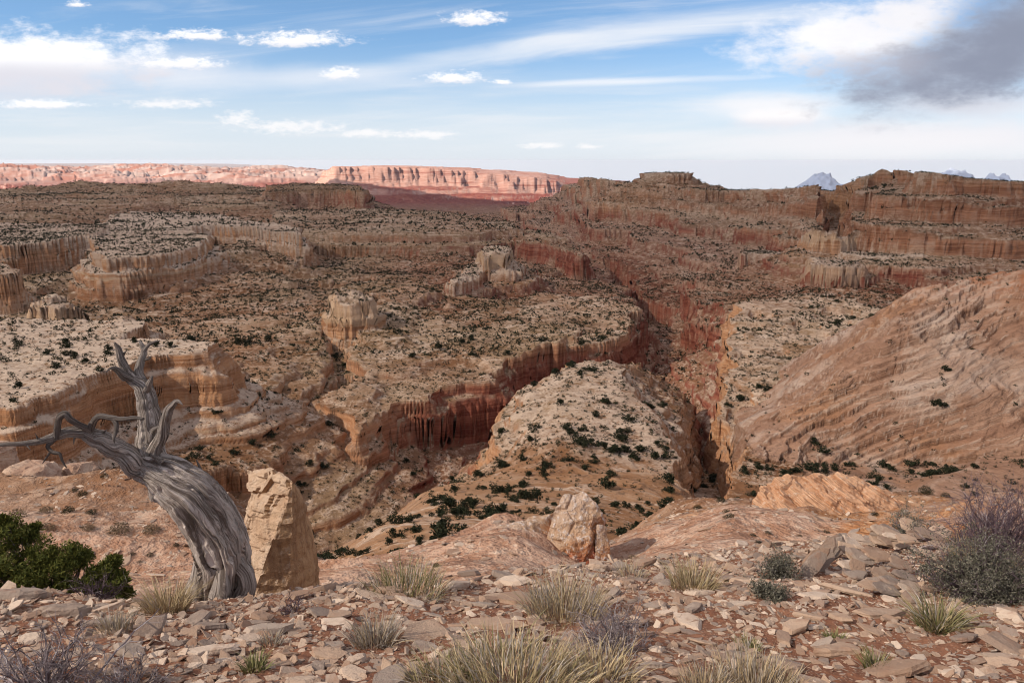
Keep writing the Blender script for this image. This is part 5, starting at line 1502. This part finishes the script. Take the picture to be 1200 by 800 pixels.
for k, L in by_mark.items():
    L.sort(key=lambda e: -e[3][2] / e[3][1])
    name = MARKS[k][0]; mu, mv = MARKS[k][1], MARKS[k][2]
    name = ' '.join(name.split()[:9])
    used = set()
    for j, (d, u, v, c) in enumerate(L):
        V, Q, T, th_, me = SLABV[random.randrange(len(SLABV))]
        o = link('stone', me); o.scale = (c[2], c[2], c[2] * random.uniform(.8, 1.2))
        seat_stone(o, c[0], c[1], c[2], c[2] * th_, random.uniform(0, 6.28), 0.13, 0.45)
        side = ('left of' if u < mu - 18 else 'right of' if u > mu + 18 else 'in front of' if v > mv else 'behind')
        lab = None
        if side not in used:
            used.add(side); lab = f'largest loose stone {side} {name}'; grp = 'loose stones on the rim'
        else:
            lab = f'small loose stone among those {side} {name}'; grp = f'small stones {side} {name}'
        tag(o, ' '.join(lab.split()[:16]), 'stone', grp)

mb = MB(); q = np.random.default_rng(77)
def rub(x, y, r, tone):
    V, Q, T, th_, me = SLABV[int(q.integers(len(SLABV)))]
    R = eul(q.normal(-.25, .25), q.normal(0, .25), q.uniform(0, 6.28))
    z = float(rim_z(np.array([x]), np.array([y]))[0])
    mb.add((V * r) @ R.T + np.array([x, y, z + r * th_ * .35]), Q, T, a=tone)
for x, y, r in rest: rub(x, y, r, q.random())
NCH = 54000
yy = np.sqrt(q.uniform(2.9 ** 2, 10.2 ** 2, NCH)); xx = q.uniform(-1.05, 1.05, NCH) * yy
ye = np.interp(xx, EDGE[:, 0], EDGE[:, 1])
dens = 0.55 + 0.6 * fbm(xx, yy, 0.9, 3, 600)
ok = (yy < ye + 0.15) & (q.random(NCH) < dens + 0.25)
xx, yy = xx[ok], yy[ok]; rr = 0.008 + q.exponential(0.011, len(xx)); rr = np.minimum(rr, 0.05)
zz = rim_z(xx, yy)
for i in range(len(xx)):
    V, Q, T, th_, me = SLABV[i % len(SLABV)]
    R = eul(q.normal(-.25, .3), q.normal(0, .3), q.uniform(0, 6.28))
    mb.add((V * rr[i]) @ R.T + np.array([xx[i], yy[i], zz[i] + rr[i] * th_ * .4]), Q, T, a=q.random())
# stones on the shelves below the brink too
tag(link('rubble', mb.build('rubble', [m_rubble])), 'small broken sandstone chips littering the rim', kind='stuff')

# ------------------------------------------------------------------ junipers and shrubs over the canyon country
def crown_mesh(seed, nq=460, blobs=7):
    q = np.random.default_rng(seed); mb = MB()
    B = q.normal(0, 0.30, (blobs, 3)) * np.array([1, 1, .55]) + [0, 0, 0.42]
    for b in B:
        n = nq // blobs; r = q.uniform(0.22, 0.36)
        C = b + rots(n, q) * r * (q.random(n) ** 0.4)[:, None] * np.array([1, 1, .85])
        C[:, 2] = np.abs(C[:, 2])
        leaf_quads(mb, C, 0.115, q, 0.3, 1.7)
    tube(mb, [(0, 0, -.15), (0.02, 0, .1), (-.03, .02, .4)], [.05, .04, .02], 5, 0.0)
    return mb.build('juniper_bush', [m_far_leaf])
CROWNS = [crown_mesh(1000 + i) for i in range(7)]
q = np.random.default_rng(91)
tmax = np.maximum.accumulate(TZ / TY, axis=1)
def visible(x, y, ztop, slack=0.002):
    s = x / y; j = np.clip(np.searchsorted(cs, s), 0, len(cs) - 1)
    L = np.log(y); out = np.zeros(len(x), bool)
    for jj in np.unique(j):
        m = j == jj
        i = np.clip(np.searchsorted(LR[jj], L[m]) - 2, 0, NR - 1)
        out[m] = ztop[m] / y[m] > tmax[jj][i] - slack
    return out
def scatter(n, Y0, Y1, smax=0.74):
    y = np.sqrt(q.uniform(Y0 ** 2, Y1 ** 2, n)); s = q.uniform(-smax, smax, n)
    return s * y, y
def slope(x, y, z):
    e = 0.6 + y * 0.001
    return np.hypot((height(x + e, y) - z) / e, (height(x, y + e) - z) / e)
def pick(n, Y0, Y1, smin, smed, dens, box=None):
    x, y = scatter(n, Y0, Y1)
    if box: x, y = q.uniform(box[0], box[1], n), q.uniform(Y0, Y1, n)
    cl = fbm(x, y, 0.03 * Y1, 3, 650)
    k = q.random(n) < np.clip(dens + 0.6 * cl, 0.04, 1); x, y = x[k], y[k]
    z, rid, pale, red = height(x, y, info=True)
    sl = slope(x, y, z)
    k = (sl < np.where((rid == 11) & (y > 1300), 0.30, 0.62)) & ~((rid == 100) & (q.random(len(x)) < 0.80))
    x, y, z, rid, sl = x[k], y[k], z[k], rid[k], sl[k]
    w = smin + q.exponential(smed, len(x)); w = np.minimum(w, smin + 4.5 * smed)
    v = visible(x, y, z + w * 0.6)
    return x[v], y[v], z[v], w[v], rid[v]
zones = [pick(3600, 88, 260, 0.5, 0.62, 0.7), pick(26000, 230, 500, 0.55, 0.58, 0.7), pick(95000, 480, 1200, 1.0, 0.8, 0.7), pick(120000, 1200, 3700, 2.0, 1.4, 0.75), pick(9000, 110, 520, 0.5, 0.42, 0.75, (-70, 230))]
JX, JYY, JZ, JW, JR = [np.concatenate([zz_[i] for zz_ in zones]) for i in range(5)]
order = np.argsort(-JW / JYY)
inframe = np.abs(JX / JYY) < 0.64
order = np.concatenate([order[inframe[order]], order[~inframe[order]]])
N_OWN = 285
AREAS = [
    (lambda x, y, r: KN(x, y) < 3, 'dark round juniper dotted over the pale knoll in the canyon', 'junipers on the pale knoll'),
    (lambda x, y, r: y < 215 and -70 < x < 50, 'dark juniper on the orange-brown spur running down to the knoll', 'junipers on the orange-brown spur'),
    (lambda x, y, r: x > 95 and y > 290 and r != 100, 'dark juniper on the pale bench between the gully and the slickrock dome', 'junipers on the pale bench'),
    (lambda x, y, r: r == 100, 'dark juniper rooted in a crack of the slickrock dome', 'junipers on the slickrock dome'),
    (lambda x, y, r: x > 20, 'dark juniper in the brushy hollow before the slickrock dome', 'junipers in the brushy hollow'),
    (lambda x, y, r: r == 0, 'small juniper on the white-topped mesa behind the dead tree', 'junipers on the white-topped mesa'),
    (lambda x, y, r: x < -60, 'small juniper on the tan slopes below the white-topped mesa', 'junipers on the left slopes'),
    (lambda x, y, r: True, 'small juniper on the broken ground around the gorge', 'junipers around the gorge'),
]
def KN(x, y): return float(sdf(KNOLL, np.array([x]), np.array([y]))[0])
for i in order[:N_OWN]:
    o = link('juniper_bush', CROWNS[int(q.integers(7))], loc=(JX[i], JYY[i], JZ[i] - 0.08), rot=(0, 0, q.uniform(0, 6.28)))
    o.scale = (JW[i], JW[i], JW[i] * q.uniform(.7, 1.0))
    for f, lab, grp in AREAS:
        if f(JX[i], JYY[i], JR[i]): tag(o, lab, 'juniper', grp); break
rest_i = order[N_OWN:]
def blob_mesh(idx, nq):
    n = len(idx)
    C = q.normal(0, 1, (n, nq, 3)); C /= np.linalg.norm(C, axis=2, keepdims=True)
    C *= (q.random((n, nq, 1)) ** 0.45) * np.array([0.5, 0.5, 0.36]); C[..., 2] = np.abs(C[..., 2] + 0.22)
    C = C * JW[idx][:, None, None] + np.stack([JX[idx], JYY[idx], JZ[idx] - .05], -1)[:, None]
    d = rots(n * nq, q).reshape(n, nq, 3); e = rots(n * nq, q).reshape(n, nq, 3)
    s = JW[idx][:, None, None] * (0.52 / math.sqrt(nq / 8)) * q.uniform(.7, 1.2, (n, nq, 1))
    V = np.stack([C - d * s * .5, C + d * s * .5, C + e * s * .8], 2).reshape(-1, 3)
    tone = np.repeat(np.clip(q.random((n, 1)) * .6 + q.random((n, nq)) * .4, 0, 1).ravel(), 3)
    return V, np.arange(len(V)).reshape(-1, 3), tone
mb = MB()
a_ = rest_i[JYY[rest_i] < 480]; b_ = rest_i[(JYY[rest_i] >= 480) & (JYY[rest_i] < 1200)]; c_ = rest_i[JYY[rest_i] >= 1200]
for idx, nq in ((a_, 30), (b_, 12), (c_, 7)):
    V, T, tn = blob_mesh(idx, nq); mb.add(V, None, T, tn)
tag(link('shrubbery', mb.build('shrubbery', [m_far_leaf])), 'dark junipers and shrubs peppering the canyon benches', kind='stuff')
print('junipers', len(JX), 'stones', len(cand), 'chips', len(xx))

# tufts on the shelf below the rim
m_tuft, g = mat("brown_tuft")
t = g.attr('tone')
g.out(g.mix(t, (0.085, 0.06, 0.04), (0.23, 0.16, 0.095)), 0.9, None, 0.05)
def shelf_pt(u, v):
    s, t = px_dir(u, v); Ys = np.linspace(11, 120, 1500); z = height(s * Ys, Ys)
    k = np.nonzero(z > t * Ys)[0]; i = k[0] if len(k) else 700
    return s * Ys[i], Ys[i], z[i]
def dome_bush(seed, mm, n=700):
    q2 = np.random.default_rng(seed); mb = MB()
    d = rots(n, q2); d[:, 2] = np.abs(d[:, 2])
    C = d * (q2.random(n) ** .35)[:, None] * np.array([.5, .5, .55])
    leaf_quads(mb, C, 0.035, q2, 0.6, 3.2)
    return mb.build('shrub', [mm])
TUFTS = [dome_bush(1200 + i, m_tuft) for i in range(4)]
DARKT = [dome_bush(1210 + i, m_far_leaf) for i in range(3)]
LOWT = [(54, 600, 18, 0), (80, 600, 16, 1), (107, 602, 14, 1), (20, 607, 24, 0), (55, 622, 22, 0), (103, 620, 18, 0), (140, 624, 28, 0), (178, 622, 22, 0), (97, 580, 13, 1), (88, 575, 9, 1), (122, 558, 10, 1), (84, 548, 9, 1), (155, 650, 9, 1), (176, 652, 10, 1), (164, 660, 7, 1), (206, 640, 9, 1), (212, 612, 14, 0),
        (818, 596, 13, 1), (852, 600, 12, 1), (855, 607, 16, 1), (882, 628, 10, 1), (888, 636, 11, 1), (900, 626, 10, 1), (937, 628, 8, 1), (968, 624, 11, 1), (882, 655, 10, 1), (1025, 604, 10, 1), (1085, 578, 18, 1), (1094, 576, 14, 1), (1108, 582, 12, 1), (742, 660, 22, 0), (755, 664, 18, 0), (845, 588, 12, 1), (1000, 632, 12, 0), (512, 664, 12, 1), (600, 612, 9, 1)]
for i, (u, v, w, dk) in enumerate(LOWT):
    x, y, z = shelf_pt(u, v); k = px2m(w, y)
    o = link('shrub', (DARKT[i % 3] if dk else TUFTS[i % 4]), loc=(x, y, z - .03), rot=(0, 0, q.uniform(0, 6)))
    o.scale = (k, k, k * q.uniform(.7, 1.0))
    if u < 300: tag(o, ('dark' if dk else 'rounded brown') + ' tuft on the pink shelf left of the leaning trunk', 'shrub', ('dark' if dk else 'brown') + ' tufts on the left shelf')
    else: tag(o, ('small dark' if dk else 'low brown') + ' bush on the orange slope just below the rim', 'shrub', ('dark' if dk else 'brown') + ' bushes on the right shelf')
# pale stones on the shelves
mb = MB()
xs_, ys_ = scatter(9000, 12, 75); hz = height(xs_, ys_)
hx = (height(xs_ + .3, ys_) - hz) / .3; hy = (height(xs_, ys_ + .3) - hz) / .3
for i in range(len(xs_)):
    V, Q, T, th_, me = SLABV[i % len(SLABV)]
    r = 0.03 + q.exponential(0.05) + ys_[i] * 0.0012
    R = np.array((Vector((-hx[i] * .8 + q.normal(0, .2), -hy[i] * .8 + q.normal(0, .2), 1)).normalized().to_track_quat('Z', 'Y') @ mathutils.Quaternion((0, 0, 1), q.uniform(0, 6.28))).to_matrix())
    mb.add((V * r) @ R.T + np.array([xs_[i], ys_[i], hz[i] + r * th_ * .3]), Q, T, a=q.random())
tag(link('scree', mb.build('scree', [m_rubble])), 'loose stones strewn over the shelves below the rim', kind='stuff')
